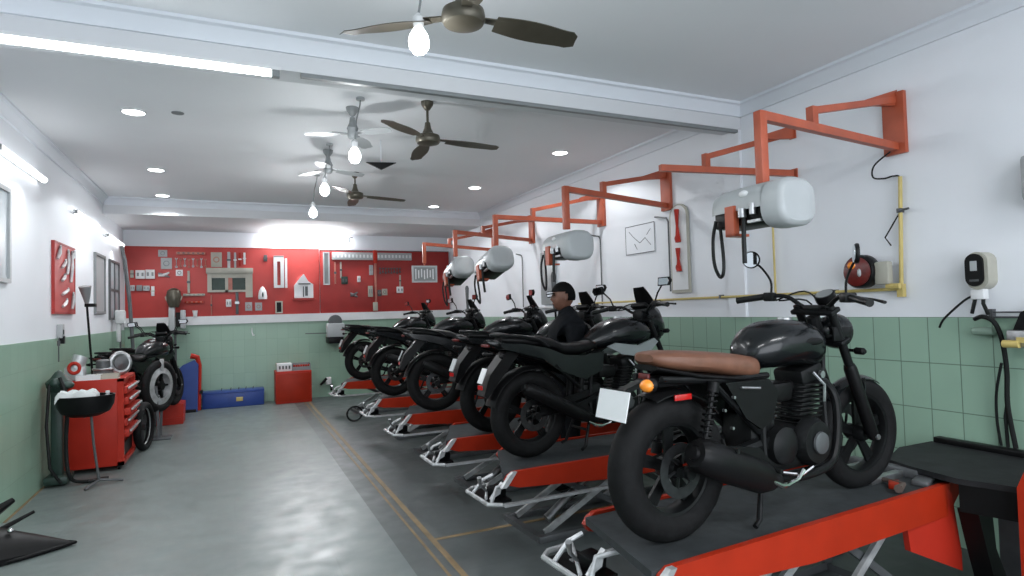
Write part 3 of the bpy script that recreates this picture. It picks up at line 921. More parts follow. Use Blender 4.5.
def make_bike(style, label, name='motorcycle', steer=14, group=None):
    root = thing(name, (0, 0, 0), label, 'motorcycle', group=group)
    retro = style == 'retro'
    WB = 1.345 if retro else 1.37
    rr, fr = .312, .297
    hx, hz = (1.04, .955) if retro else (1.07, .96)      # top of the steering head
    axd = Vector((WB - hx + .0, 0, fr - hz)).normalized()
    Tst = Matrix.Translation((hx, 0, hz)) @ Matrix.Rotation(R_(-steer), 4, axd) @ Matrix.Translation((-hx, 0, -hz))
    P = lambda nm, mb, mt: mb.build(nm, mt, root)
    # wheels
    wheel(root, 0, rr, rr, .135 if retro else .12, None, 5, .115, 'satin', -1, 'rear_wheel')
    wheel(root, WB, fr, fr, .105 if retro else .095, Tst, 5, .145, 'satin', 1 if retro else -1, 'front_wheel')
    # swingarm
    m = MB()
    for s in (-1, 1):
        m.tube([(-.03, s * .10, rr - .0), (.25, s * .105, rr + .03), (.50, s * .085, .37)], [.022, .027, .03], 8)
        m.lathe([(0, -.02), (.026, -.02), (.026, .02), (0, .02)], (0, s * .115, rr), (0, 1, 0), 12)
    m.cyl((.50, -.12, .37), (.50, .12, .37), .028).cyl((.30, -.1, rr + .035), (.30, .1, rr + .035), .02)
    P('swingarm', m, 'satin')
    # frame
    m = MB()
    m.tube([(hx - .02, 0, hz - .03), (hx + .03, 0, hz - .17)], .034, 10)
    m.tube([(hx, 0, hz - .08), (.80, 0, .80 if retro else .82), (.52, 0, .68)], .026, 8)
    for s in (-1, 1):
        m.tube([(hx + .02, s * .02, hz - .15), (1.0, s * .05, .55), (.95, s * .09, .33), (.88, s * .11, .22), (.52, s * .12, .22), (.47, s * .11, .36), (.50, s * .10, .64)], .016, 8, sm=4)
        m.tube([(.54, s * .09, .67), (.2, s * .105, .675), (-.10, s * .085, .70 if retro else .76)], .015, 8)
        m.tube([(.46, s * .10, .42), (.16, s * .12, .665)], .014, 8)
    P('frame', m, 'satin')
    # engine
    m = MB()
    m.box((.50, -.12, .22), (.88, .12, .42), bevel=.035).box((.42, -.09, .30), (.60, .09, .50), bevel=.03)
    m.lathe([(0, -.01), (.045, -.01), (.095, -.006), (.115, .03), (.115, .05), (0, .05)], (.78, -.165, .345), (0, 1, 0), 28)
    m.lathe([(0, -.01), (.05, -.008), (.085, .01), (.09, .05), (0, .05)], (.58, -.155, .35), (0, 1, 0), 24)
    m.lathe([(0, .01), (.05, .008), (.105, -.01), (.11, -.05), (0, -.05)], (.72, .165, .345), (0, 1, 0), 28)
    en = P('engine', m, 'engine')
    m = MB()
    for k in range(9):
        z = .42 + k * .022
        x = .83 + k * .007
        m.box((x - .085, -.095, z), (x + .085, .095, z + .009), bevel=.003)
    m.cyl((.83, 0, .40), (.895, 0, .64), .065, seg=16)
    m.box((.80, -.085, .61), (.97, .085, .69), (0, R_(-14), 0), bevel=.02)
    m.build('cylinder_block', 'engine', en)
    m = MB().lathe([(0, .002), (.035, .002), (.05, .006), (.052, .016), (.04, .02), (0, .02)], (.78, -.195, .345), (0, 1, 0), 24)
    m.build('bolt_cover', 'dgrey', en)
    MB().cyl((.93, -.09, .645), (.93, -.105, .645), .018).build('head_bolt', 'steel', en)
    MB().tube([(.86, -.10, .66), (.90, -.13, .60), (.90, -.125, .52)], .007, 6).build('oil_line', 'steel', en)
    m = MB().box((.60, -.06, .53), (.76, .06, .62), bevel=.015).cyl((.76, 0, .57), (.84, 0, .60), .035).cyl((.50, 0, .58), (.62, 0, .57), .045)
    P('air_intake', m, 'black')
    # radiator shroud / horn / cylinder side fin cover
    # exhaust
    m = MB()
    if retro:
        m.tube([(.93, -.04, .62), (1.0, -.06, .60), (1.04, -.085, .53), (1.02, -.11, .42), (.97, -.13, .30), (.90, -.14, .225), (.75, -.145, .20), (.58, -.15, .205), (.46, -.155, .225)], .021, 10, sm=4)
    else:
        m.tube([(.93, -.04, .62), (1.0, -.06, .58), (1.02, -.09, .45), (.96, -.12, .27), (.86, -.13, .215), (.65, -.14, .21), (.48, -.145, .235)], .019, 10)
    P('exhaust_pipe', m, 'satin')
    m = MB()
    if retro:
        m.tube([(.50, -.155, .215), (.42, -.165, .235), (.36, -.172, .255), (.10, -.185, .355), (-.01, -.19, .40), (-.035, -.19, .41)], [.028, .056, .072, .076, .070, .054], 20)
    else:
        m.tube([(.50, -.145, .235), (.40, -.165, .27), (.30, -.175, .31), (-.02, -.19, .47), (-.12, -.19, .52), (-.14, -.19, .53)], [.024, .040, .052, .056, .048, .036], 16)
    mf = P('muffler', m, 'black')
    m = MB()
    a, b = (Vector((-.035, -.19, .41)), Vector((-.05, -.19, .416))) if retro else (Vector((-.14, -.19, .53)), Vector((-.155, -.19, .537)))
    m.cyl(a, b, .030, .026, 16)
    m.build('tip', 'black', mf)
    MB().tube([(.36, -.235, .25), (.43, -.225, .215), (.50, -.20, .20), (.58, -.20, .215), (.62, -.20, .25)], [.006, .013, .012, .008, .010], 8).build('chrome_heat_guard', 'chrome', mf)
    # tank
    m = MB()
    if retro:
        secs = [((.475, 0, .765), .05, .030), ((.50, 0, .775), .085, .065), ((.56, 0, .790), .120, .098), ((.65, 0, .803), .148, .112), ((.76, 0, .808), .162, .114),
                ((.85, 0, .800), .156, .114), ((.92, 0, .788), .136, .108), ((.965, 0, .782), .105, .086), ((.99, 0, .780), .06, .045)]
        m.loft(secs, 24, 2.3)
    else:
        secs = [((.53, 0, .80), .07, .04), ((.60, 0, .825), .11, .075), ((.70, 0, .855), .145, .10), ((.82, 0, .875), .165, .115), ((.94, 0, .875), .165, .112), ((1.04, 0, .86), .14, .09), ((1.12, 0, .85), .09, .05)]
        m.loft(secs, 24, 2.7)
    tk = P('fuel_tank', m, 'gloss')
    m = MB()
    if retro:
        m.lathe([(0, .012), (.032, .010), (.036, 0), (.036, -.01), (0, -.01)], (.80, 0, .918), (0, 0, 1), 20)
    else:
        m.lathe([(0, .012), (.032, .010), (.036, 0), (.036, -.01), (0, -.01)], (.84, 0, .988), (0, 0, 1), 20)
    m.build('filler_cap', 'steel', tk)
    if retro:
        for s in (-1, 1):
            MB().ell((.80, s * .158, .815), (.065, .006, .018), 14).build('tank_badge', 'black', tk)
    # seat
    m = MB()
    if retro:
        secs = [((-.115, 0, .785), .055, .016), ((-.09, 0, .780), .09, .030), ((-.02, 0, .772), .118, .040), ((.08, 0, .762), .130, .044), ((.20, 0, .750), .132, .047), ((.32, 0, .732), .130, .052),
                ((.41, 0, .718), .122, .054), ((.47, 0, .712), .110, .050), ((.50, 0, .710), .08, .036)]
        m.loft(secs, 22, 2.9)
        P('seat', m, 'brown')
        m = MB().loft([((-.11, 0, .745), .07, .012), ((.1, 0, .70), .125, .014), ((.3, 0, .675), .125, .014), ((.48, 0, .665), .10, .012)], 18, 3)
        P('seat_base', m, 'black')
    else:
        secs = [((-.24, 0, .862), .06, .018), ((-.20, 0, .860), .085, .030), ((-.08, 0, .850), .110, .038), ((.06, 0, .836), .122, .042), ((.16, 0, .815), .122, .044), ((.24, 0, .775), .122, .046),
                ((.36, 0, .765), .120, .044), ((.48, 0, .775), .105, .042), ((.58, 0, .795), .08, .036)]
        m.loft(secs, 22, 2.9)
        P('seat', m, 'black')
        m = MB()
        for s in (-1, 1):
            m.tube([(.10, s * .13, .80), (.02, s * .145, .85), (-.12, s * .13, .885), (-.26, s * .07, .895), (-.29, 0, .897)], .013, 8)
        P('grab_rail', m, 'satin')
    # side panels / tail
    m = MB()
    if retro:
        for s in (-1, 1):
            sp = MB().prism([(.22, .665), (.50, .66), (.56, .60), (.52, .48), (.44, .44), (.34, .50)], (0, s * .115, 0), (1, 0, 0), (0, 0, 1), (0, 1, 0), .035).build('side_panel', 'black', root)
            MB().tube([(.43, s * .138, .625), (.31, s * .138, .637)], .006, 8).build('trim', 'steel', sp)
            for dx, z in ((.26, .60), (.20, .55), (.245, .47)):
                MB().cyl((dx, s * .130, z), (dx, s * .145, z), .007, seg=8).build('bolt', 'steel', sp)
        m = MB().arc_band((0, 0, rr), .340, .15, R_(42), R_(112), .006, 20, .02)
        m.box((-.10, -.07, .66), (.25, .07, .70), bevel=.02)
        ff = P('rear_fender', m, 'black')
        m = MB()
        m.bar((-.12, 0, .69), (-.27, 0, .645), .05, .02).prism([(-.09, -.06), (.09, -.06), (.09, .07), (-.09, .07)], (-.285, 0, .60), (0, 1, 0), (.25, 0, .97), (.97, 0, -.25), .008)
        m.build('plate_holder', 'black', ff)
        MB().prism([(-.095, -.055), (.095, -.055), (.095, .065), (-.095, .065)], (-.291, 0, .60), (0, 1, 0), (.25, 0, .97), (.97, 0, -.25), .005).build('number_plate', 'white', ff)
        m = MB()
        m.box((-.125, -.03, .69), (-.11, .03, .72), bevel=.004)
        m.build('tail_lamp', mat('dark_red_lens', (0.13, 0.012, 0.010), 0.3, noise=0.5, nscale=18), ff)
        for s in (-1,):
            m = MB().tube([(-.12, s * .05, .69), (-.17, s * .09, .69), (-.20, s * .12, .69)], .009, 8)
            m.lathe([(0, -.012), (.020, -.012), (.028, .0), (.028, .022), (0, .028)], (-.215, s * .135, .69), (1, 0, 0), 16)
            m.build('indicator', 'black', ff)
            MB().ell((-.222, s * .135, .69), (.030, .030, .026), 14).build('indicator_lens', 'orange_lens', ff)
        MB().box((-.03, -.088, .605), (.065, -.078, .630), bevel=.003).build('side_reflector', 'red_lens', ff)
    else:
        for s in (-1, 1):
            MB().prism([(-.30, .845), (-.25, .80), (0.05, .72), (.20, .62), (.42, .54), (.58, .60), (.60, .74), (.40, .72), (.24, .735), (.10, .79), (-.1, .83)], (0, s * .115, 0), (1, 0, 0), (0, 0, 1), (0, 1, 0), .03).build('side_panel', 'gloss', root)
        m.loft([((-.34, 0, .85), .03, .015), ((-.28, 0, .835), .06, .03), ((-.1, 0, .80), .09, .035), ((.1, 0, .76), .10, .03)], 14, 2.5)
        P('tail_panel', m, 'gloss')
        for s in (-1, 1):
            MB().prism([(.60, .775), (.68, .80), (.90, .77), (1.06, .82), (1.10, .79), (1.02, .72), (.90, .685), (.74, .71)], (0, s * .168, 0), (1, 0, 0), (0, 0, 1), (0, 1, 0), .016).build('tank_shroud', 'silver' if style == 'sport_silver' else 'gloss', root)
        m = MB().arc_band((0, 0, rr), .35, .15, R_(75), R_(165), .006, 20, .02)
        m.prism([(-.20, .78), (-.10, .76), (-.28, .56), (-.36, .46), (-.39, .48), (-.34, .62)], (0, 0, 0), (1, 0, 0), (0, 0, 1), (0, 1, 0), .12)
        ff = P('rear_fender', m, 'black')
        MB().prism([(-.035, -.05), (.035, -.05), (.035, .06), (-.035, .06)], (-.375, 0, .61), (0, 1, 0), (.40, 0, .92), (.92, 0, -.40), .006).build('number_plate', 'white' if style == 'sport_silver' else 'grey', ff)
        MB().box((-.355, -.05, .815), (-.33, .05, .835), bevel=.006).build('tail_lamp', mat('dark_red_lens', (0.13, 0.012, 0.010), 0.3, noise=0.5, nscale=18), ff)
        for s in (-1, 1):
            MB().tube([(-.26, s * .04, .76), (-.28, s * .11, .755), (-.28, s * .125, .755), (-.28, s * .16, .755)], [.008, .010, .020, .012], 10).build('indicator', 'black', ff)
        m = MB()
        m.box((-.395, -.03, .52), (-.385, .03, .55))
        m.build('reflector', 'red_lens', ff)
        m = MB()
        m.prism([(.28, .30), (.52, .40), (.50, .43), (.26, .34)], (0, -.135, 0), (1, 0, 0), (0, 0, 1), (0, 1, 0), .012)
        m.bar((.02, -.125, .36), (.45, -.125, .44), .012, .05)
        P('chain_guard', m, 'satin')
    # shocks
    if retro:
        for s in (-1, 1):
            m = MB()
            a = Vector((.145, s * .135, .675)); b = Vector((.055, s * .135, .335))
            m.cyl(a, b, .012, seg=8)
            m.cyl(a, a.lerp(b, .12), .026, seg=12).cyl(a.lerp(b, .85), b, .026, seg=12)
            d = (b - a)
            pts = []
            u = Vector((0, 1, 0)); v = d.normalized().cross(u)
            for k in range(90):
                f = k / 89
                ang = 2 * PI * 10 * f
                pts.append(a + d * (.12 + .72 * f) + (u * math.cos(ang) + v * math.sin(ang)) * .024)
            m.tube(pts, .0045, 5)
            P('shock_absorber', m, 'black')
    else:
        m = MB()
        a = Vector((.38, 0, .66)); b = Vector((.36, 0, .38))
        m.cyl(a, b, .03, seg=12)
        m.cyl((.38, -.10, .40), (.42, -.10, .62), .02)
        P('shock_absorber', m, 'black')
    # footpegs and stand
    for s in (-1, 1):
        MB().tube([(.42, s * .11, .30), (.42, s * .16, .28), (.42, s * .24, .28)], .011, 8).build('footpeg', 'rubberhose', root)
        MB().tube([(.20, s * .12, .42), (.16, s * .17, .40), (.16, s * .24, .40)], .009, 8).build('rear_footpeg', 'rubberhose', root)
        MB().prism([(.12, .37), (.20, .40), (.42, .36), (.48, .30), (.44, .26), (.36, .33), (.2, .37)], (0, s * .13, 0), (1, 0, 0), (0, 0, 1), (0, 1, 0), .012).build('peg_bracket', 'satin', root)
    MB().tube([(.50, -.17, .25), (.62, -.19, .225), (.70, -.19, .25)], .007, 6).build('gear_lever', 'chrome', root)
    m = MB()
    for s in (-1, 1):
        m.tube([(.46, s * .10, .22), (.40, s * .13, .05), (.36, s * .14, .03)], .012, 8)
    m.cyl((.44, -.10, .16), (.44, .10, .16), .01)
    P('centre_stand', m, 'satin')
    # front end, turned about the steering head
    u = axd
    def on(t, y): return Vector((hx, y, hz)) + u * t
    Lf = (Vector((WB, 0, fr)) - Vector((hx, 0, hz))).length
    fk = MB(Tst).cyl(on(Lf, -.13), on(Lf, .13), .012).build('front_axle', 'steel', root)
    for s in (-1, 1):
        ft = MB(Tst).tube([on(-.03, s * .095), on(Lf * .55, s * .095)], .022, 12).build('fork_tube', 'satin', root)
        MB(Tst).tube([on(Lf * .42, s * .095), on(Lf * .45, s * .095), on(Lf * .97, s * .095), on(Lf * 1.02, s * .095)], [.026, .032, .032, .022], 12).build('slider', 'black', ft)
        MB(Tst).cyl(on(Lf, s * .118), on(Lf, s * .126), .016, seg=6).build('axle_bolt', 'steel', ft)
    m = MB(Tst)
    for t_ in (0.0, .17):
        c = on(t_, 0)
        m.box((c.x - .035, -.125, c.z - .013), (c.x + .035, .125, c.z + .013), (0, -.42, 0), bevel=.008)
    P('triple_clamp', m, 'satin')
    # caliper
    m = MB(Tst)
    cs = 1 if retro else -1
    c = on(Lf * .80, cs * .085)
    m.box((c.x - .075, c.y - .02, c.z - .03), (c.x - .015, c.y + .02, c.z + .05), (0, -.4, 0), bevel=.01)
    m.build('brake_caliper', 'dgrey', fk)
    m = MB(Tst).arc_band((WB, 0, fr), fr + .012, .085, R_(62), R_(140), .005, 18, .018)
    for s in (-1, 1):
        m.bar((WB + .0, s * .045, fr + .295), (WB - .04, s * .075, fr + .20), .006, .02, (0, 1, 0))
    P('front_fender', m, 'gloss')
    # handlebar
    zb = 1.005 if retro else 1.055
    bx = hx - .03
    m = MB(Tst)
    half = [(bx + .03, 0, zb - .035), (bx + .03, .07, zb - .03), (bx + .01, .15, zb + .03 - .01), (bx - .03, .23, zb + .035 - .01), (bx - .10, .385, zb + .0)]
    pts = [(x, -y, z) for x, y, z in half[::-1]] + half[1:]
    m.tube(pts, .0115, 10, sm=4)
    m.box((bx, -.05, hz - .0), (bx + .06, .05, zb - .02), bevel=.008)
    hb = P('handlebar', m, 'satin')
    for s in (-1, 1):
        g0 = Vector((bx - .045, s * .262, zb + .021)); g1 = Vector((bx - .105, s * .395, zb - .001))
        m = MB(Tst).tube([g0, g0.lerp(g1, .9), g1], [.0175, .0175, .019], 12)
        m.build('grip', 'rubberhose', hb)
        m = MB(Tst)
        c = g0 + Vector((.015, -s * .03, 0))
        m.box((c.x - .03, c.y - .028, c.z - .024), (c.x + .03, c.y + .028, c.z + .024), (0, 0, s * .4), bevel=.008)
        m.tube([c + Vector((.03, 0, 0)), c + Vector((.065, s * .03, -.004)), c + Vector((.05, s * .10, -.01)), c + Vector((-.005, s * .185, -.02))], [.007, .007, .006, .008], 8)
        m.build('lever', 'satin', hb)
        m = MB(Tst)
        b0 = c + Vector((0, -s * .01, .02))
        if retro:
            pc = b0 + Vector((-.05, s * .09, .185))
            m.tube([b0, b0 + Vector((0, s * .005, .07)), b0 + Vector((-.02, s * .06, .15)), pc + Vector((.012, 0, -.03))], .006, 8, sm=4)
            max_ = Vector((.85, .5, 0)).normalized() if s > 0 else Vector((.70, -.72, 0)).normalized()
            m.lathe([(0, -.008), (.04, -.008), (.048, 0), (.046, .01), (0, .014)], pc, max_, 24)
            mi = m.build('mirror', 'black', hb)
            MB(Tst).lathe([(0, -.011), (.041, -.011), (.041, -.008), (0, -.008)], pc, max_, 24).build('mirror_glass', 'glass', hb)
        else:
            pc = b0 + Vector((-.03, s * .13, .14))
            m.tube([b0, b0 + Vector((0, s * .03, .06)), b0 + Vector((-.01, s * .09, .12)), pc], .0065, 8)
            m.prism([(-.06, -.03), (.04, -.035), (.065, .0), (.05, .03), (-.05, .035)], pc, (0, s, 0), (0, 0, 1), (1, 0, 0), .022)
            m.build('mirror', 'black', hb)
            MB(Tst).prism([(-.05, -.022), (.035, -.027), (.053, .0), (.042, .022), (-.042, .027)], pc + Vector((-.013, 0, 0)), (0, s, 0), (0, 0, 1), (1, 0, 0), .003).build('mirror_glass', 'glass', hb)
    # headlight & instruments
    if retro:
        c = Vector((hx + .13, 0, hz - .11))
        m = MB(Tst).lathe([(0, -.11), (.035, -.10), (.07, -.06), (.088, 0), (.092, .03), (.088, .045), (0, .048)], c, (1, 0, -.05), 28)
        hl = P('headlight', m, 'gloss')
        MB(Tst).lathe([(0, .062), (.05, .058), (.082, .047), (.082, .044), (0, .044)], c, (1, 0, -.05), 28).build('lens', 'glass', hl)
        for s in (-1, 1):
            MB(Tst).box((hx - .0, s * .105 - .006, hz - .15), (hx + .13, s * .105 + .006, hz - .08), bevel=.003).build('headlight_bracket', 'satin', hl)
        m = MB(Tst).lathe([(0, -.03), (.04, -.028), (.05, 0), (.05, .03), (0, .032)], (hx + .06, -.02, hz + .06), (-.5, 0, .87), 24)
        gg = P('speedometer', m, 'black')
        MB(Tst).lathe([(0, .036), (.042, .034), (.042, .032), (0, .032)], (hx + .06, -.02, hz + .06), (-.5, 0, .87), 24).build('dial', 'grey2', gg)
        ip = Vector((hx + .12, 0, hz - .20))
    else:
        m = MB(Tst).loft([((hx + .02, 0, hz + .02), .085, .09), ((hx + .08, 0, hz + .01), .11, .13), ((hx + .15, 0, hz - .02), .105, .13), ((hx + .21, 0, hz - .06), .08, .09), ((hx + .235, 0, hz - .08), .05, .045)], 20, 2.5)
        hl = P('headlight_cowl', m, 'gloss')
        m = MB(Tst).loft([((hx + .15, 0, hz - .045), .080, .070), ((hx + .215, 0, hz - .075), .066, .055), ((hx + .245, 0, hz - .085), .045, .03)], 18, 2.4)
        m.build('lens', 'glass', hl)
        m = MB(Tst)
        rows = []
        for i in range(6):
            f = i / 5
            x = hx + .13 - .10 * f; z = hz + .10 + .17 * f
            rows.append([m.bm.verts.new((x - .03 * abs(y) * 8 * (1 - .2 * f), y * (1 - .45 * f * f), z)) for y in (-.095, -.06, 0, .06, .095)])
        top = [[m.bm.verts.new(v.co + Vector((.006, 0, .002))) for v in r] for r in rows]
        for A, B in ((rows, top),):
            for i in range(5):
                for j in range(4):
                    m.bm.faces.new((A[i][j], A[i][j + 1], A[i + 1][j + 1], A[i + 1][j]))
                    m.bm.faces.new((B[i][j], B[i + 1][j], B[i + 1][j + 1], B[i][j + 1]))
            for i in range(5):
                m.bm.faces.new((A[i][0], A[i + 1][0], B[i + 1][0], B[i][0]))
                m.bm.faces.new((A[i][4], B[i][4], B[i + 1][4], A[i + 1][4]))
            for j in range(4):
                m.bm.faces.new((A[0][j], B[0][j], B[0][j + 1], A[0][j + 1]))
                m.bm.faces.new((A[5][j], A[5][j + 1], B[5][j + 1], B[5][j]))
        m.build('flyscreen', 'black', hl)
        m = MB(Tst).box((hx - .02, -.08, hz + .09), (hx + .07, .08, hz + .13), (0, .5, 0), bevel=.015)
        P('instrument_cluster', m, 'black')
        ip = Vector((hx + .12, 0, hz - .10))
    for s in (-1, 1):
        MB(Tst).tube([ip + Vector((0, s * .07, 0)), ip + Vector((0, s * .13, 0)), ip + Vector((0, s * .14, 0)), ip + Vector((0, s * .18, 0)), ip + Vector((0, s * .19, 0))], [.008, .008, .018, .018, .010], 12).build('front_indicator', 'black', root)
    for pts in ([(bx, -.22, zb), (bx + .09, -.12, zb + .04), (bx + .12, -.03, zb - .03), (bx + .08, 0, zb - .16)], [(bx, .22, zb), (bx + .10, .12, zb + .05), (bx + .13, .05, zb - .03), (bx + .06, .03, zb - .2)],
                [(bx, .20, zb), (bx + .13, .10, zb - .02), (bx + .14, .11, zb - .3), (WB - .08, .10, fr + .15)]):
        MB(Tst).tube(pts, .005, 6, sm=5).build('control_cable', 'rubberhose', root)
    return root


RZ = 0.593
bikeA = make_bike('retro', 'black roadster motorcycle with a brown seat on the nearest red lift', steer=-5)
bikeA.location = (1.69, 2.12, RZ)
bikeA.rotation_euler = (0, 0, R_(4.5))
bikeB = make_bike('sport_silver', 'black motorcycle with silver side shrouds on the second lift, just behind the brown-seated one', steer=10, group=None)
bikeB.location = (1.96, 4.02, .52)
bikeB.rotation_euler = (0, 0, R_(4))
bikeC = make_bike('sport', 'black motorcycle on the third lift, seen from its tail beside the man', steer=6)
bikeC.location = (2.08, 5.02, .52)
bikeC.rotation_euler = (0, 0, R_(8))
for (x, y, rz, lab) in ((2.00, 6.40, -9, 'glossy black motorcycle on the fourth lift, left of the man'),
                        (1.90, 7.85, 3, 'black motorcycle on the fifth lift, mostly hidden behind the fourth'),
                        (1.92, 10.0, 10, 'black motorcycle on the farthest lift, its rear wheel clear against the green tiles')):
    c = copy_tree(bikeC)
    c.location = (x, y, .52)
    c.rotation_euler = (0, 0, R_(rz))
    c['label'] = lab


# ---------------------------------------------------------------- lifts
def make_lift(label, L=2.2, W=.66, zt=.5, slant=.26, tray=(0, 0), group='red motorcycle lifts in a row'):
    """origin on the floor under the left near corner of the platform; x along, y across"""
    t = thing('motorcycle_lift', (0, 0, 0), label, 'motorcycle lift', group=group)
    # platform with rubber top
    m = MB().prism([(0.0, .02), (L, .02), (L, W - .02), (slant, W - .02)], (0, 0, zt - .0175), (1, 0, 0), (0, 1, 0), (0, 0, 1), .035)
    m.build('platform', 'mat_top', t)
    # side skirts, deep in the middle, thinner and rounded at the entry end
    for y in (.0, W):
        poly = [(0.06, zt + .012), (0.02, zt - .01), (0.0, zt - .04), (.02, zt - .07), (.10, zt - .095), (.9, zt - .155), (L - .12, zt - .155), (L, zt - .06), (L + .01, zt + .012)]
        if y:
            poly = [(max(px_, slant + min(px_, .1)), pz) for px_, pz in poly]
        MB().prism(poly, (0, y, 0), (1, 0, 0), (0, 0, 1), (0, 1, 0), .03).build('side_skirt', 'orange', t)
    # chrome hinge at the entry corner
    MB().prism([(-.035, zt - .08), (.02, zt - .01), (.05, zt + .014), (.08, zt + .014), (.03, zt - .05), (.0, zt - .08)], (0, -.018, 0), (1, 0, 0), (0, 0, 1), (0, 1, 0), .03).build('hinge_plate', 'zinc', t)
    # tail frame: tray, levers
    zf = zt - .19
    m = MB()
    m.tube([(-.02, -.01, zf), (-.10, .04, zf), (-.10, W * .60, zf), (-.04, W * .68, zf), (.10, W * .70, zf)], .014, 8)
    tf = m.build('tail_frame', 'zinc', t)
    tf.location = (tray[0], tray[1], 0)
    if not tray[1]:
        MB().bar((-.02, -.03, zf), (.80, -.03, zf - .005), .03, .018).build('side_rail', 'zinc', tf)
    else:
        MB().bar((-.02, .28, zf), (.80, .28, zf - .005), .03, .018).build('side_rail', 'zinc', tf)
    MB().tube([(-.07, .06, zf), (-.02, .08, zf + .09), (.07, .02, zf + .12)], .013, 8).build('stay', 'zinc', tf)
    MB().tube([(-.09, .32, zf), (-.02, .30, zf + .09), (.05, .28, zf + .12)], .012, 8).build('stay', 'zinc', tf)
    MB().tube([(-.08, .12, zf + .015), (.0, .28, zf + .04), (.08, .42, zf + .02)], .010, 8).build('cross_bar', 'zinc', tf)
    MB().box((-.08, .06, zf - .012), (.08, W * .58, zf + .004)).build('tray', 'black', tf)
    MB().box((-.03, .12, zf + .004), (.07, .22, zf + .07), (.1, .0, .2), bevel=.01).build('lock_block', 'black', tf)
    m = MB().tube([(-.03, .20, zf + .03), (-.09, .18, zf + .09), (-.11, .16, zf + .15)], [.008, .010, .016], 8)
    m.build('release_lever', 'steel', tf)
    MB().prism([(-.07, 0), (.0, .03), (.02, .10), (-.02, .06)], (.0, .08, zf + .02), (1, 0, 0), (0, 0, 1), (0, 1, 0), .03).build('catch', 'zinc', tf)
    # base frame on the floor
    m = MB()
    for y in (.07, W - .07):
        m.box((.28, y - .025, 0), (L - .25, y + .025, .045), bevel=.004)
    for x in (.28, L - .30):
        m.box((x, .09, 0), (x + .05, W - .09, .04))
    m.build('base_frame', 'dgrey', t)
    # scissor legs
    for y in (.12, W - .12):
        for (p, q) in (((.36, y, .04), (1.20, y, zt - .06)), ((.36, y + .03, zt - .07), (1.20, y + .03, .04)), ((1.15, y, .04), (1.85, y, zt - .07)), ((1.15, y + .03, zt - .07), (1.85, y + .03, .04))):
            MB().bar(p, q, .022, .042).build('scissor_leg', 'zinc' if q[2] > .1 else 'dgrey', t)
    m = MB().tube([(.5, W / 2, .05), (.95, W / 2, zt - .16)], [.035, .022], 12)
    m.build('hydraulic_ram', 'steel', t)
    # wheel clamp at the far end
    xo = L - .42
    for y in (W / 2 - .13, W / 2 + .085):
        MB().box((xo, y, zt), (xo + .30, y + .045, zt + .035), bevel=.004).build('wheel_clamp', 'steel', t)
    MB().box((xo + .30, W / 2 - .20, zt), (xo + .36, W / 2 + .20, zt + .05), bevel=.006).build('wheel_stop', 'dgrey', t)
    MB().tube([(xo + .1, W / 2 - .12, zt + .02), (xo + .08, W / 2 - .25, zt + .025), (xo - .04, W / 2 - .29, zt + .03)], [.012, .012, .022], 8).build('clamp_handle', mat('brown_grip', (.10, .07, .06), .5, noise=.2), t)
    MB().box((xo + .18, .04, zt), (xo + .34, .12, zt + .03), (0, 0, .3), bevel=.008).build('clamp_jaw', 'dgrey', t)
    MB().box((xo + .02, .10, zt), (xo + .12, .15, zt + .03), (0, 0, .5), bevel=.006).build('red_jaw', 'orange', t)
    return t


LY = [(1.42, 1.88, .60, 4.0, 'red motorcycle lift nearest the camera, raised highest under the brown-seated motorcycle'),
      (1.60, 3.68, .52, 2.5, 'second red lift from the camera, under the silver-shrouded motorcycle'),
      (1.60, 4.86, .52, 1.0, 'third red lift from the camera, ending beside the man'),
      (1.60, 6.24, .52, 2.0, 'fourth red lift from the camera'),
      (1.58, 7.56, .52, 1.0, 'fifth red lift from the camera'),
      (1.52, 9.72, .52, 5.0, 'farthest red lift, in front of the green back wall')]
l0 = make_lift(LY[0][4], zt=.60, L=2.12, slant=.14, tray=(.07, .36))
l0.location = (LY[0][0], LY[0][1], 0); l0.rotation_euler = (0, 0, R_(LY[0][3]))
l1 = make_lift(LY[1][4], zt=.52)
for i, (x, y, z, rz, lab) in enumerate(LY[1:]):
    c = l1 if i == 0 else copy_tree(l1)
    c.location = (x, y, 0); c.rotation_euler = (0, 0, R_(rz)); c['label'] = lab

# black topped ramp table at the right, with red side plates
t = thing('ramp_table', (3.7, 2.0, 0), 'low black rubber topped table against the tiles beyond the nearest lift', 'table')
O = Vector((3.7, 2.0, 0))
top = [(3.47, 2.36), (3.80, 2.50), (4.13, 2.50), (4.19, 2.3), (4.19, 1.30), (3.50, 1.30), (3.47, 1.69), (3.38, 1.93), (3.42, 2.2)]
m = MB().prism([(x - O.x, y - O.y) for x, y in top], (0, 0, .650), (1, 0, 0), (0, 1, 0), (0, 0, 1), .03)
m.build('rubber_top', 'blackmat', t)
MB().box((.41, -.70, .66), (.475, .48, .70), bevel=.008).build('rear_lip', 'black', t)
m = MB().prism([(-.31, -.07), (-.23, -.31), (-.20, -.70), (-.16, -.70), (-.19, -.30), (-.27, -.06)], (0, 0, .565), (1, 0, 0), (0, 1, 0), (0, 0, 1), .14)
m.build('hanging_skirt', 'black', t)
pts = [(-.28, .50), (-.16, .50), (-.14, .30), (-.06, .14), (.10, .05), (.30, 0.03), (.30, 0), (-.02, 0), (-.16, .12), (-.22, .30)]
MB().prism(pts, (0, -.09, 0), (1, 0, 0), (0, 0, 1), (0, 1, 0), .10).build('curved_leg', 'black', t)
MB().box((.10, -.15, .0), (.15, -.03, .635)).build('post', 'dgrey', t)
MB().box((.36, -.66, .0), (.42, -.60, .635)).build('post', 'dgrey', t)
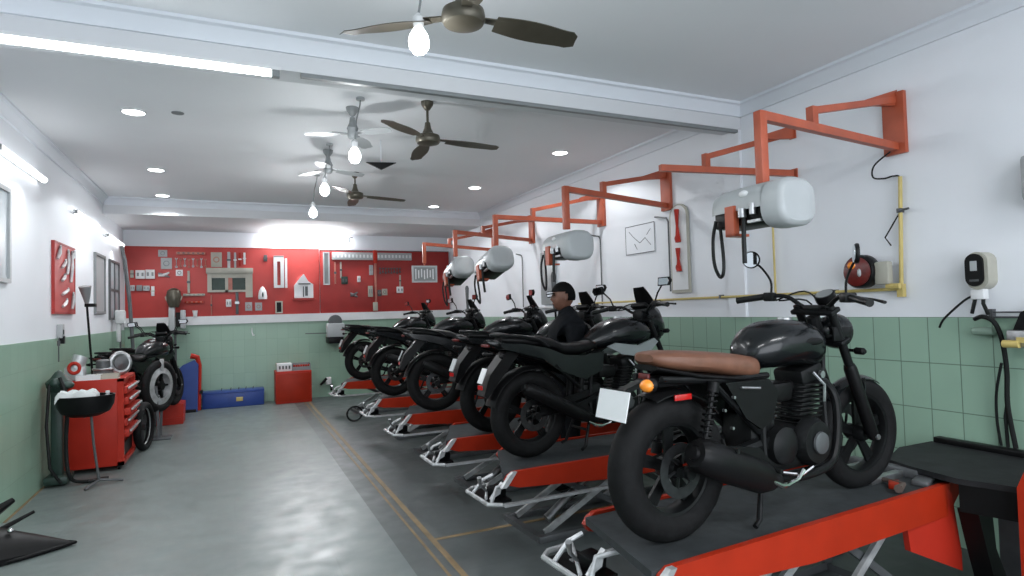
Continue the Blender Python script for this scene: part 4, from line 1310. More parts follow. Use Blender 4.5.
m = MB().prism([(-.62, .44), (-.30, .60), (-.24, .56), (-.18, .24), (-.18, .14), (-.60, .32)], (0, .02, 0), (1, 0, 0), (0, 0, 1), (0, 1, 0), .03)
m.build('red_side_plate', 'red', t)
t = thing('lift_end_plate', (3.42, 1.68, 0), 'tall orange red plate with a yellow edge at the right photo edge', 'lift end')
m = MB().prism([(0, .0), (.0, .68), (.03, .76), (.10, .79), (.24, .80), (.24, .0)], (0, 0, 0), (.25, -.97, 0), (0, 0, 1), (.97, .25, 0), .05)
m.build('plate', 'orange', t)
m = MB().tube([(-.02, -.09, .0), (-.02, -.09, .6), (-.01, -.12, .76)], .008, 8)
m.build('yellow_edge', 'yellow', t)
t = thing('floor_jack', (3.02, 2.75, 0), 'dark steel jack frame lying on the floor under the end of the nearest lift', 'jack')
m = MB().box((-.35, -.04, .0), (.45, .04, .07), bevel=.01).box((-.1, .22, .0), (.5, .28, .07), bevel=.01).box((.42, -.04, 0), (.5, .28, .06))
m.build('frame', 'black', t)
MB().tube([(-.3, .0, .09), (.1, .1, .12), (.45, .12, .10)], .03, 8).build('ram', 'dgrey', t)

# ---------------------------------------------------------------- left side: cabinet, stand, clutter
t = thing('tool_cabinet', (-1.335, 8.12, 0), 'tall red tool cabinet with open drawers by the left wall', 'tool cabinet')
W_, D_, H_ = .265, .42, .97
m = MB()
m.box((-W_, -D_, .05), (W_ - .06, D_, H_), bevel=.006)
m.box((W_ - .06, -D_, .05), (W_, -D_ + .03, H_)).box((W_ - .06, D_ - .03, .05), (W_, D_, H_)).box((W_ - .06, -D_, .05), (W_, D_, .09)).box((W_ - .06, -D_, H_ - .03), (W_, D_, H_))
m.build('body', 'red', t)
for k in range(5):
    z = .80 - k * .115
    m = MB().box((W_ - .05, -D_ + .04, z), (W_ + .025 + .015 * (k % 3), D_ - .04, z + .075), bevel=.004)
    dr = m.build('drawer', 'red', t)
    MB().box((W_ + .03 + .015 * (k % 3), -D_ + .06, z + .05), (W_ + .05 + .015 * (k % 3), D_ - .06, z + .07), bevel=.003).build('drawer_handle', 'zinc', dr)
m = MB().box((W_ - .05, -D_ + .04, .10), (W_ - .03, D_ - .04, .24)); m.build('lower_recess', 'black', t)
for sx in (-1, 1):
    for sy in (-1, 1):
        MB().cyl((sx * (W_ - .05) - .012, sy * (D_ - .06), .025), (sx * (W_ - .05) + .012, sy * (D_ - .06), .025), .025).box((sx * (W_ - .05) - .02, sy * (D_ - .06) - .02, .03), (sx * (W_ - .05) + .02, sy * (D_ - .06) + .02, .05)).build('castor', 'black', t)
# things on the cabinet
rnd = random.Random(3)
CT = [('engine_part', 'small silver engine casting on the left front corner of the red cabinet', -.18, -.30, 0), ('engine_part', 'dark clutch basket on the middle of the red cabinet', .02, -.05, 1),
      ('engine_part', 'round silver gear cover on the right end of the red cabinet', .16, .10, 2), ('parts_tray', 'flat pale tray on the front right of the red cabinet', .10, -.30, 3), ('parts_tray', 'white flat box on the front left of the red cabinet', -.06, -.33, 4)]
for nm, lab, dx, dy, kind in CT:
    t = thing(nm, (-1.335 + dx, 8.12 + dy, H_), lab, nm.split('_')[0] + ' part' if nm[0] == 'e' else 'tray')
    t.scale = (1.35, 1.35, 1.5)
    if kind == 0:
        MB().box((-.07, -.06, 0), (.06, .06, .10), bevel=.02).cyl((0, -.02, .08), (.03, 0, .17), .05).build('casting', 'zinc', t)
        MB().torus((0, -.065, .09), (0, 1, 0), .035, .012, 20).build('ring', 'red', t)
    elif kind == 1:
        MB().lathe([(0, 0), (.07, 0), (.07, .05), (.05, .06), (.05, .12), (.03, .13), (0, .13)], (0, 0, 0), seg=24).build('basket', 'dgrey', t)
        MB().torus((0, 0, .06), (0, 0, 1), .07, .008, 24).build('ring', 'steel', t)
    elif kind == 2:
        MB().torus((0, 0, .09), (.5, -1, .1), .07, .022, 28).build('ring', 'steel', t)
        MB().lathe([(0, 0), (.055, 0), (.055, .03), (.02, .04), (0, .05)], (0, .01, .09), (.5, -1, .1), 20).build('hub', 'dgrey', t)
    else:
        MB().box((-.08, -.05, 0), (.08, .05, .012)).box((-.08, -.05, .012), (-.072, .05, .035)).box((.072, -.05, .012), (.08, .05, .035)).box((-.072, -.05, .012), (.072, -.044, .035)).box((-.072, .044, .012), (.072, .05, .035)).build('tray', 'white' if kind == 4 else 'beige', t)
        MB().cyl((-.03, 0, .02), (.04, .01, .02), .008).build('contents', 'steel', t)
# black tray stand with a white cloth in front of the cabinet
t = thing('tray_stand', (-1.30, 7.10, 0), 'black oval tray on a thin stand in front of the red cabinet', 'stand')
m = MB().lathe([(0, 0), (.12, 0), (.20, .04), (.235, .11), (.245, .20), (.23, .20), (.215, .12), (.18, .06), (0, .03)], (0, 0, .68), seg=32)
for v in m.bm.verts: v.co.y *= .75
m.build('tray', 'black', t)
m = MB().tube([(.04, .02, .69), (.06, .02, .40), (.10, .03, .05)], .012, 8).tube([(.04, 0, .70), (-.02, 0, .68)], .02, 8)
m.build('pole', 'dgrey', t)
m = MB()
for a in (0.3, 2.2, 4.3):
    m.tube([(.10, .03, .05), (.10 + .2 * math.cos(a), .03 + .2 * math.sin(a), .012)], .012, 8)
m.build('foot', 'dgrey', t)
m = MB()
n = 12
g = [[m.bm.verts.new((-.14 + .25 * i / n, -.08 + .15 * j / n, .10 + .022 * math.sin(i * 1.1) * math.cos(j * .9) - (.03 if i in (0, n) else 0) - (.04 if j == 0 else 0))) for j in range(n + 1)] for i in range(n + 1)]
g2 = [[m.bm.verts.new(v.co - Vector((0, 0, .03))) for v in r] for r in g]
for i in range(n):
    for j in range(n):
        m.bm.faces.new((g[i][j], g[i + 1][j], g[i + 1][j + 1], g[i][j + 1]))
        m.bm.faces.new((g2[i][j], g2[i][j + 1], g2[i + 1][j + 1], g2[i + 1][j]))
for i in range(n):
    m.bm.faces.new((g[i][0], g2[i][0], g2[i + 1][0], g[i + 1][0])); m.bm.faces.new((g[i][n], g[i + 1][n], g2[i + 1][n], g2[i][n]))
    m.bm.faces.new((g[0][i], g[0][i + 1], g2[0][i + 1], g2[0][i])); m.bm.faces.new((g[n][i], g2[n][i], g2[n][i + 1], g[n][i + 1]))
o = m.build('folded_cloth', 'cloth'); o.location = (-1.34, 7.08, .82); o.scale = (1.3, 1.2, 1.0)
tag(o, 'folded white cloth lying in the black tray', 'cloth')
t = thing('oil_bottle', (-1.12, 7.10, .79), 'small silver topped bottle at the right end of the black tray', 'bottle')
MB().lathe([(0, 0), (.03, 0), (.032, .07), (.015, .09), (.015, .105), (0, .105)], (0, 0, 0)).build('body', 'steel', t)
MB().cyl((0, 0, .10), (0, 0, .12), .018).build('cap', 'white', t)
# vertical black oil extractor next to the wall
t = thing('oil_drainer', (-1.57, 7.37, 0), 'tall dark green and black oil drainer against the left wall with hoses', 'oil drainer')
m = MB().box((-.10, -.14, .02), (.10, .14, .10), bevel=.02).box((-.06, -.05, .08), (.04, .05, .95), bevel=.02)
m.build('column', 'green', t)
m = MB().lathe([(0, 0), (.06, 0), (.10, .05), (.11, .10), (.07, .14), (.03, .20), (0, .22)], (0, 0, .90), seg=20).ell((.08, -.05, .97), (.06, .06, .04)).ell((-.01, -.10, 1.0), (.05, .05, .05))
m.build('pump_head', 'green', t)
m = MB().tube([(0, 0, 1.2), (.0, .0, 1.42), (.01, 0, 1.44)], .006, 6).cyl((0, 0, 1.36), (.0, 0, 1.41), .013)
m.build('dipstick', 'dgrey', t)
m = MB().tube([(.03, -.10, 1.05), (.10, -.16, .8), (.09, -.16, .4), (.12, -.17, .1), (.22, -.1, .02), (.42, -.05, .018)], .018, 8, sm=5)
m.tube([(-.05, -.12, 1.00), (-.06, -.18, .6), (-.03, -.2, .2), (.05, -.16, .04)], .014, 8)
m.build('hose', 'rubberhose', t)
# lamp pole on the left wall side
t = thing('inspection_lamp', (-1.52, 8.66, 0), 'thin black pole stand with a grey funnel shaped head behind the red cabinet', 'lamp stand')
MB().tube([(.02, .03, .03), (0, 0, 1.0), (-.03, -.12, 1.80)], .012, 8).build('pole', 'black', t)
MB().lathe([(0, 0), (.10, 0), (.10, .02), (.02, .04), (0, .04)], (.02, .03, 0)).build('base', 'black', t)
m = MB().tube([(-.03, -.12, 1.80), (-.03, -.13, 1.86), (-.04, -.16, 2.0)], [.02, .035, .065], 14); m.build('head', 'grey2', t)
MB().box((-.05, -.14, 1.76), (.06, -.06, 1.80), bevel=.005).build('clamp', 'black', t)
t = thing('wall_socket', (XL, 7.98, 1.42), 'small grey socket box on the left wall edge below the red tool panel', 'socket')
MB().box((0, -.05, .0), (.05, .05, .15), bevel=.006).build('box', 'grey', t)
MB().box((.02, -.03, -.06), (.06, .03, .02)).cyl((.045, 0, .04), (.045, 0, .09), .012).build('plug', 'black', t)
# loose tyre on the floor beside cabinet
t = thing('loose_tyre', (-1.0, 8.72, 0), 'loose thin black tyre standing on the floor right of the red cabinet', 'tyre')
wheelT = Matrix.Rotation(R_(80), 4, 'Z')
m = MB(wheelT).lathe([(.255 + .04 * math.cos(a), .045 * math.sin(a)) for a in [2 * PI * k / 14 for k in range(14)] if not (2.4 < a < 3.9)], (0, 0, .29), (0, 1, 0), 40, closed=True)
m.build('tyre', 'rubber', t)
MB(wheelT).torus((0, 0, .29), (0, 1, 0), .222, .008, 36, 6).build('rim_edge', 'steel', t)
t = thing('silver_wheel', (-.90, 9.40, .0), 'wheel with a broad silver ring propped up behind the red cabinet', 'wheel')
TT = Matrix.Translation((0, 0, .70)) @ Matrix.Rotation(R_(62), 4, 'Z')
m = MB(TT).lathe([(.29 + .055 * math.cos(a), .05 * math.sin(a)) for a in [2 * PI * k / 14 for k in range(14)]], (0, 0, 0), (0, 1, 0), 40, closed=True)
m.build('tyre', 'rubber', t)
m = MB(TT).lathe([(.245, -.03), (.245, .03), (.17, .045), (.17, -.045)], (0, 0, 0), (0, 1, 0), 40, closed=True).box((-.03, -.05, .2), (.03, -.02, .36), bevel=.008)
m.build('silver_ring', 'zinc', t)
m = MB(TT).lathe([(0, -.05), (.05, -.05), (.06, 0), (.05, .05), (0, .05)], (0, 0, 0), (0, 1, 0), 20)
for k in range(5):
    a = 2 * PI * k / 5
    m.bar((.04 * math.cos(a), 0, .04 * math.sin(a)), (.18 * math.cos(a), 0, .18 * math.sin(a)), .025, .03, (0, 1, 0))
m.build('hub', 'black', t)
m = MB().box((-.14, -.12, 0), (.14, .12, .03), bevel=.005).bar((0, -.09, .03), (-.03, -.08, .70), .03, .03, (0, 1, 0)).bar((0, .09, .03), (.03, .08, .70), .03, .03, (0, 1, 0)).cyl((-.04, -.09, .70), (.04, .09, .70), .012)
m.build('stand', 'dgrey', t)
# parked motorcycles by the left wall, heading to the back wall
for (x, y, z, rz, lab) in ((-1.38, 9.22, .30, 66, 'black motorcycle parked along the left wall just behind the red cabinet'),
                           (-1.40, 10.25, .30, 71, 'black motorcycle farther along the left wall, beside the upright blue board')):
    c = copy_tree(bikeC)
    c.location = (x, y, z); c.rotation_euler = (0, 0, R_(rz)); c['label'] = lab
t = thing('low_platform', (-1.30, 10.2, 0), 'low dark platform carrying the motorcycles parked by the left wall', 'platform')
MB().box((-.36, -1.35, .22), (.30, 1.85, .30), bevel=.01).build('deck', 'blackmat', t)
for y in (-1.1, .3, 1.6):
    MB().box((-.3, y, 0), (.25, y + .06, .22)).build('bearer', 'dgrey', t)
t = thing('red_bin', (-.86, 10.75, 0), 'low red block on the floor beneath the motorcycles by the left wall', 'bin')
m = MB().prism([(-.20, 0), (.16, 0), (.17, .30), (.05, .32), (-.20, .20)], (0, 0, 0), (1, 0, 0), (0, 0, 1), (0, 1, 0), .45)
m.build('body', 'red', t)
MB().box((-.18, -.235, .06), (.14, -.225, .10)).build('rib', 'red', t)
t = thing('blue_partition', (-.68, 11.75, 0), 'upright blue board with a red rounded edge left of the long blue box', 'partition')
poly = [(-.34, 0), (.12, 0), (.14, .80), (.08, .88), (-.10, .80), (-.34, .55)]
MB().prism(poly, (0, 0, 0), (1, 0, 0), (0, 0, 1), (0, 1, 0), .12).build('panel', 'blue', t)
m = MB().tube([(.14, 0, .02), (.16, 0, .78), (.12, 0, .92), (.02, 0, .95)], [.03, .03, .045, .05], 10)
m.build('red_edge', 'red', t)
m = MB().box((.15, -.05, .3), (.20, .05, .36)).box((-.3, -.08, .0), (.1, -.06, .05)); m.build('latch', 'black', t)

# standing tool post near the back left corner
t = thing('grease_pump', (-.88, 12.08, 0), 'brown headed pump with a white body on a post in front of the red board', 'pump')
MB().tube([(-.03, 0, .02), (-.03, 0, 1.35)], .02, 10).build('post', 'dgrey', t)
MB().lathe([(0, 0), (.13, 0), (.13, .02), (.03, .05), (0, .05)], (-.03, 0, 0)).build('foot', 'dgrey', t)
m = MB().box((-.13, -.05, 1.34), (-.03, .05, 1.80), bevel=.015).box((.05, -.05, 1.42), (.13, .05, 1.74), bevel=.015).box((-.15, -.06, 1.33), (.15, .06, 1.37)); m.build('white_body', 'grey', t)
m = MB().lathe([(0, 0), (.08, 0), (.11, .10), (.12, .20), (.10, .29), (.05, .33), (0, .34)], (-.05, 0, 1.79), seg=24); m.build('brown_head', 'bronze', t)
MB().torus((-.05, -.02, 1.98), (0, 1, 0), .12, .014, 24, 8, 0, PI, (1, 0, 0)).build('guard', 'beige', t)
MB().box((-.02, -.04, 1.45), (.05, .04, 1.70)).build('black_core', 'black', t)
# dark curved pole in the corner
o = MB().tube([(0, 0, 0), (.02, 0, 1.2), (-.02, 0, 1.9), (-.08, 0, 2.5), (-.12, 0, 2.72)], [.03, .025, .028, .03, .02], 10).build('corner_pole', 'dgrey')
o.location = (-1.40, 10.8, 0); tag(o, 'dark curved pole rising in the back left corner beside the red board', 'pole')
t = thing('hanging_jacket', (XL + .06, 11.2, 1.15), 'white rag and dark bar hanging from a stand by the left wall windows', 'rag')
MB().tube([(.06, 0, -1.15), (.05, 0, .5)], .013, 8).build('bar', 'dgrey', t)
MB().box((-.02, -.05, .38), (.12, .08, .60), bevel=.03).box((.0, -.03, .10), (.06, .03, .40), bevel=.02).build('rag', 'cloth', t)

# blue box, red box against the back wall
t = thing('blue_box', (0.0, 12.10, 0), 'long low blue metal box with a small yellow latch against the back wall', 'box')
MB().box((-.50, -.17, .0), (.50, .17, .27), bevel=.012).build('body', 'blue', t)
MB().box((-.505, -.175, .245), (.505, .175, .285), bevel=.008).build('lid', 'blue', t)
MB().box((.04, -.195, .10), (.15, -.168, .17), bevel=.004).build('yellow_latch', 'yellow', t)
m = MB()
for x in (-.2, -.05, .08, .2, .32):
    m.tube([(x, 0, .285), (x + .01, 0, .33)], .008, 6)
m.tube([(-.5, -.05, .12), (-.58, -.05, .12)], .012, 6).box((-.60, -.1, .06), (-.50, 0, .18))
m.build('fitting', 'dgrey', t)
t = thing('red_box', (1.0, 12.0, 0), 'red metal cabinet box with parts on top against the back wall', 'box')
MB().box((-.31, -.22, 0), (.31, .25, .58), bevel=.010).build('body', 'red', t)
m = MB().box((-.29, -.226, .04), (.29, -.218, .54), bevel=.003); m.build('front_panel', 'orange', t)
t = thing('parts_carton', (.86, 11.92, .58), 'white printed carton at the left of the top of the red box', 'carton')
MB().box((-.14, -.10, 0), (.11, .12, .14), bevel=.004).build('carton', 'white', t)
m = MB()
for i in range(4):
    m.box((-.11 + i * .055, -.104, .04), (-.08 + i * .055, -.10, .10))
m.build('print', 'dgrey', t)
t = thing('parts_bin', (1.15, 11.92, .58), 'open bin of small red and silver parts on the right of the red box', 'bin')
MB().box((-.17, -.10, 0), (.15, .12, .03)).box((-.17, -.10, .03), (-.16, .12, .13)).box((.14, -.10, .03), (.15, .12, .13)).box((-.16, .11, .03), (.14, .12, .13)).box((-.16, -.10, .03), (.14, -.09, .07)).build('bin', 'grey2', t)
m = MB()
for i in range(7):
    m.ell((-.13 + i * .042, .0, .075), (.02, .04, .03), 8)
m.build('small_parts', 'red', t)
# bench grinder device
t = thing('bench_grinder', (1.78, 12.0, 1.06), 'grey bench grinder with a dark hood on a wall bracket below the white ledge', 'grinder')
MB().box((-.16, -.10, .10), (.16, .10, .36), bevel=.02).build('body', 'grey', t)
m = MB().lathe([(0, -.06), (.12, -.06), (.12, .06), (0, .06)], (0, 0, .40), (0, 1, 0), 24); m.build('hood', 'dgrey', t)
MB().box((-.14, -.10, -.02), (.14, .30, .10), bevel=.01).build('black_base', 'black', t)
m = MB().tube([(-.16, 0, .18), (-.55, -.02, .185)], .008, 8).tube([(.16, 0, .3), (.28, -.02, .22), (.3, -.02, .1)], .02, 8); m.build('side_arm', 'dgrey', t)
t = thing('valve_handle', (1.52, 12.24, .12), 'small dark valve with a white collar low on the green back wall', 'valve')
MB().tube([(0, 0, .12), (.12, -.02, .24)], [.02, .03], 8).build('handle', 'black', t)
MB().box((.10, -.04, .12), (.20, .04, .26), bevel=.01).build('collar', 'white', t)
m = MB().tube([(.2, 0, .0), (.2, .0, .14)], .02, 8); m.build('stem', 'black', t)
o = MB().torus((0, 0, .12), (0, 1, .2), .11, .014, 24).build('rubber_ring', 'rubberhose')
o.location = (1.62, 9.2, 0.0); tag(o, 'thin black ring standing on the floor beside the farthest lift', 'ring')
t = thing('wall_hook', (.32, YB - .012, 1.30), 'small white hook hanging on the green back wall', 'hook')
MB().tube([(0, -.01, .08), (0, -.02, 0), (.02, -.02, -.06), (.05, -.02, -.05)], [.008, .010, .014, .008], 8).build('hook', 'white', t)
o = MB().tube([(0, 0, 0), (0, 0, .10), (.06, 0, .10)], .012, 8).build('wall_stub', 'dgrey'); o.location = (2.12, YB - .08, 3.0)
tag(o, 'small dark bent pipe beside the bright back wall tube lights', 'pipe')
# black fairing parts on the floor at the lower left
t = thing('motorcycle_fairing', (-1.30, 5.35, 0), 'black glossy motorcycle fairing lying on the floor at the lower left corner', 'fairing')
m = MB()
n = 10
rows = []
for i in range(n + 1):
    f = i / n
    x = -.38 + .62 * f
    hw = .34 * (1 - f) ** .8 + .015
    zc = .24 * (1 - f) + .012
    yc = -.05 + .05 * f
    rows.append([m.bm.verts.new((x, yc + hw * s, .012 + zc * max(0, math.cos(s * 1.45)) ** .7)) for s in [-1 + 2 * j / 10 for j in range(11)]])
for A, B in zip(rows[:-1], rows[1:]):
    for j in range(10):
        m.bm.faces.new((A[j], A[j + 1], B[j + 1], B[j]))
bot = [[m.bm.verts.new((v.co.x, v.co.y, .003)) for v in (r[0], r[-1])] for r in rows]
for i in range(n):
    m.bm.faces.new((rows[i][0], rows[i + 1][0], bot[i + 1][0], bot[i][0])); m.bm.faces.new((rows[i][-1], bot[i][1], bot[i + 1][1], rows[i + 1][-1]))
    m.bm.faces.new((bot[i][0], bot[i + 1][0], bot[i + 1][1], bot[i][1]))
m.build('shell', 'black', t)
m = MB().tube([(-.36, -.33, .02), (0, -.20, .02), (.26, -.02, .02), (.05, .10, .03)], .012, 8); m.build('lower_edge', 'black', t)
MB().ell((-.10, -.06, .175), (.02, .018, .016), 10).build('silver_stud', 'chrome', t)
t = thing('fairing_bracket', (-1.52, 5.55, 0), 'black bracket and stand foot in the lower left corner by the wall', 'bracket')
m = MB().tube([(-.08, -.2, .01), (-.06, 0, .24), (.04, .10, .30)], [.05, .045, .02], 10).tube([(-.04, .05, .10), (.14, .20, .17)], [.02, .012], 8).box((-.14, -.35, 0), (.02, .1, .12), bevel=.02)
m.build('bracket', 'black', t)
MB().ell((-.02, -.06, .14), (.03, .02, .03), 10).build('knob', 'dgrey', t)

# ---------------------------------------------------------------- tool boards
YBD = YB - .012
struct_z0, struct_z1 = 1.625, 2.865
t = thing('tool_board', (-.08, YBD, 1.62), 'bright red tool board filling the left half of the back wall', 'tool board')
MB().box((-1.60, -.03, 0), (1.62, 0, 1.25), bevel=.003).build('board', 'redboard', t)
m = MB().box((-1.60, -.036, 1.235), (1.62, -.03, 1.25)).box((-1.60, -.036, 0), (-1.585, -.03, 1.235)); m.build('edge_strip', 'red', t)
t = thing('tool_board', (2.86, YBD, 1.62), 'darker red tool board on the right half of the back wall', 'tool board')
MB().box((-1.31, -.03, 0), (1.33, 0, 1.24), bevel=.003).build('board', 'redboard2', t)
m = MB().box((-1.31, -.038, 1.225), (1.33, -.03, 1.24)); m.build('edge_strip', 'dgrey', t)
YT = YBD - .032
ORD = ('leftmost', 'second from the left', 'third from the left', 'fourth from the left', 'fourth from the right', 'third from the right', 'second from the right', 'rightmost')


def on_board(name, rect, label, cat, kind, m1, m2=None, group=None):
    x0, z0, x1, z1 = rect
    cx, cz = (x0 + x1) / 2, (z0 + z1) / 2
    w_, h_ = x1 - x0, z1 - z0
    t = thing(name, (cx, YT, z0), label, cat, group=group)
    a, b = w_ / 2, h_
    if kind == 'box':
        MB().box((-a, -.05, 0), (a, 0, b), bevel=.006).build('body', m1, t)
        m = MB()
        k = max(2, int(w_ / .07))
        for i in range(k):
            m.box((-a + w_ * (i + .3) / k, -.054, b * .3), (-a + w_ * (i + .75) / k, -.05, b * .7))
        m.build('label', m2 or 'grey2', t)
    elif kind == 'plate':
        MB().box((-a, -.015, 0), (a, 0, b), bevel=.003).build('plate', m1, t)
        m = MB().torus((0, -.016, b / 2), (0, 1, 0), min(a, b / 2) * .5, min(a, b) * .08, 16, 6)
        m.build('print', m2 or 'grey2', t)
    elif kind == 'plier':
        MB().tube([(-a, -.02, b * .4), (0, -.02, b * .5), (a, -.02, b * .9)], [.02, .03, .012], 8).build('handle', m1, t)
        MB().tube([(-a, -.02, b * .8), (0, -.02, b * .5), (a, -.02, b * .2)], [.015, .026, .012], 8).build('jaw', m2 or 'steel', t)
    elif kind == 'bar':
        m = MB().box((-a, -.025, 0), (a, 0, b), bevel=min(a, .006) * .6)
        m.build('bar', m1, t)
        MB().box((-a * 1.5, -.03, b * .45), (a * 1.5, -.022, b * .55)).build('clip', m2 or 'dgrey', t)
    elif kind == 'wrench':
        r = .022
        m = MB().tube([(0, -.012, r), (0, -.012, b - r)], .007, 6).torus((0, -.012, r), (0, 1, 0), r * .7, .007, 14, 6).torus((0, -.012, b - r), (0, 1, 0), r * .7, .007, 14, 6, -.8, PI + .8, (1, 0, 0))
        m.build('wrench', m1, t)
    elif kind == 'frame':
        s = min(w_, h_) * .18
        MB().box((-a, -.04, 0), (-a + s, 0, b)).box((a - s, -.04, 0), (a, 0, b)).box((-a + s, -.04, 0), (a - s, 0, s)).box((-a + s, -.04, b - s), (a - s, 0, b)).build('frame', m1, t)
        MB().box((-a + s, -.012, s), (a - s, 0, b - s)).build('back', m2 or 'dgrey', t)
    return t


on_board('parts_box', (-1.52, 2.30, -1.38, 2.45), 'left of the two white parts boxes high on the red board', 'box', 'box', 'white')
on_board('parts_box', (-1.37, 2.30, -1.23, 2.46), 'right of the two white parts boxes high on the red board', 'box', 'box', 'white')
on_board('bolt_holder', (-1.60, 2.32, -1.55, 2.45), 'narrow pale holder left of the white parts boxes', 'holder', 'bar', 'beige')
on_board('pliers', (-1.18, 2.31, -1.01, 2.42), 'white handled pliers right of the white parts boxes', 'pliers', 'plier', 'white')
on_board('parts_box', (-1.60, 2.09, -1.53, 2.19), 'leftmost small grey box in the lower row at the board corner', 'box', 'box', 'grey')
on_board('parts_box', (-1.51, 2.09, -1.42, 2.19), 'middle small blue grey box in the lower row', 'box', 'box', 'grey2')
on_board('parts_box', (-1.41, 2.09, -1.31, 2.18), 'right small pale box in the lower row', 'box', 'box', 'grey')
on_board('brush', (-1.29, 2.00, -1.24, 2.17), 'small white brush right of the lower row of boxes', 'brush', 'bar', 'white', 'beige')
on_board('gauge_plate', (-1.18, 2.69, -1.04, 2.81), 'grey gauge plate at the top left of the red board', 'plate', 'plate', 'grey')
on_board('gauge_plate', (-1.14, 2.47, -.97, 2.67), 'larger grey green gauge plate below the top one', 'plate', 'plate', 'grey')
on_board('steel_rule', (-.90, 2.73, -.44, 2.78), 'long horizontal bar of hooks along the board top', 'rule', 'box', 'wood', 'dgrey')
for k in range(8):
    x = -.90 + k * .066
    on_board('wrench', (x - .02, 2.49 + .01 * (k % 3), x + .02, 2.68 - .012 * (k % 2)), ORD[k] + ' of the eight small wrenches under the hook bar', 'wrench', 'wrench', 'wood' if k % 2 else 'steel', group='wrenches under the hook bar')
on_board('pale_sheet', (-.35, 2.51, -.17, 2.78), 'pale pink grey sheet above the grey metal shelf', 'sheet', 'plate', 'beige', 'wood')
on_board('steel_bar', (-.08, 2.49, -.03, 2.79), 'vertical white bar right of the pale sheet', 'bar', 'bar', 'grey')
for k in range(3):
    x = .05 + k * .08
    on_board('screwdriver', (x - .018, 2.50 + .03 * k, x + .018, 2.78), ('left', 'middle', 'right')[k] + ' tool of the white and red cluster at the board top', 'screwdriver', 'bar', ('grey', 'red', 'white')[k], 'white')
t = thing('metal_shelf', (-.04, YT, 1.95), 'grey metal shelf housing with two dark openings in the middle of the red board', 'shelf')
m = MB().box((-.39, -.09, .44), (.39, 0, .54), bevel=.006).box((-.37, -.07, .10), (-.30, 0, .44)).box((.26, -.08, .0), (.38, 0, .44)).box((-.30, -.05, .36), (.26, 0, .44)).box((-.08, -.05, .10), (-.03, 0, .36)).box((-.30, -.05, .10), (.26, 0, .14))
m.build('housing', 'beige', t)
MB().box((-.30, -.02, .14), (-.08, -.002, .36)).build('dark_opening', 'green', t)
MB().box((.04, -.02, .14), (.26, -.002, .36)).build('dark_opening', 'green', t)
MB().box((-.03, -.04, .14), (.04, 0, .36)).build('pink_panel', 'wood', t)
on_board('steel_bar', (-.73, 2.04, -.69, 2.44), 'vertical dull bar left of the grey metal shelf', 'bar', 'bar', 'beige')
on_board('hook_rail', (-.80, 1.99, -.45, 2.03), 'yellowish horizontal rail left of the grey metal shelf', 'rail', 'box', 'beige')
on_board('hook_rail', (-.77, 1.86, -.48, 1.90), 'orange horizontal rail low on the red board', 'rail', 'box', 'orange', 'wood')
t = thing('funnel', (.51, YT - .06, 1.91), 'white bell shaped funnel right of the grey metal shelf', 'funnel')
MB().lathe([(0, 0), (.075, 0), (.08, .05), (.065, .15), (.03, .22), (0, .24)], (0, 0, 0), seg=20).build('bell', 'white', t)
MB().ell((.0, -.075, .08), (.015, .01, .05), 10).build('green_mark', 'green', t)
t = thing('bracket_frame', (.83, YT, 2.12), 'tall white slotted bracket on the red board', 'bracket')
MB().box((-.12, -.05, 0), (-.06, 0, .60)).box((-.06, -.05, .5), (0.0, 0, .60)).box((0.0, -.05, 0), (.06, 0, .60)).box((.08, -.03, 0), (.12, 0, .56)).box((-.06, -.04, 0), (0, 0, .05)).build('slotted_frame', 'white', t)
MB().box((-.12, -.055, .58), (.06, -.05, .61)).build('top_edge', 'grey2', t)
on_board('small_clip', (.54, 2.62, .60, 2.74), 'small dark clip left of the white slotted bracket', 'clip', 'bar', 'dgrey')
on_board('parts_tag', (-.11, 1.78, -.02, 1.92), 'small white tag under the grey metal shelf', 'tag', 'box', 'white')
on_board('torque_wrench', (.05, 1.64, .10, 2.07), 'dark vertical torque wrench under the grey metal shelf', 'wrench', 'bar', 'dgrey', 'steel')
on_board('label_card', (.21, 1.70, .33, 1.86), 'left of two grey label cards low on the red board', 'card', 'plate', 'grey', 'wood')
on_board('label_card', (.38, 1.70, .50, 1.85), 'right of two grey label cards low on the red board', 'card', 'plate', 'grey', 'wood')
on_board('slotted_frame', (.73, 1.64, .86, 1.87), 'small pale frame with a dark slot at the board bottom', 'frame', 'frame', 'beige', 'black')
t = thing('paper_cup', (-.61, YT - .03, 1.62), 'white cup on the ledge below the red board', 'cup')
MB().lathe([(0, 0), (.032, 0), (.042, .11), (.038, .11), (.03, .01), (0, .01)], (0, 0, 0), seg=18).build('cup', 'white', t)
on_board('steel_bar', (-.36, 1.64, -.34, 2.0), 'thin vertical pink line bar under the shelf left end', 'bar', 'bar', 'wood')
on_board('small_plate', (-.91, 2.35, -.80, 2.46), 'small grey and white plate under the row of wrenches', 'plate', 'plate', 'white', 'dgrey')
t = thing('wall_cabinet', (1.24, YT, 1.92), 'white house shaped holder with dark slots on the red board', 'holder')
MB().prism([(-.17, 0), (.17, 0), (.17, .26), (.08, .32), (0, .46), (-.10, .34), (-.17, .24)], (0, -.05, 0), (1, 0, 0), (0, 0, 1), (0, 1, 0), .10).build('holder', 'white', t)
MB().box((-.10, -.105, .255), (.12, -.10, .28)).box((.02, -.105, .04), (.07, -.10, .22)).box((-.02, -.104, .02), (-.0, -.10, .22)).build('dark_slot', 'dgrey', t)
MB().box((-.20, -.11, -.04), (.19, 0, -.005)).build('shelf_edge', 'redboard2', t)
on_board('grey_strip', (1.61, 2.17, 1.73, 2.81), 'tall blue grey strip at the left end of the darker board', 'strip', 'frame', 'grey', 'grey2')
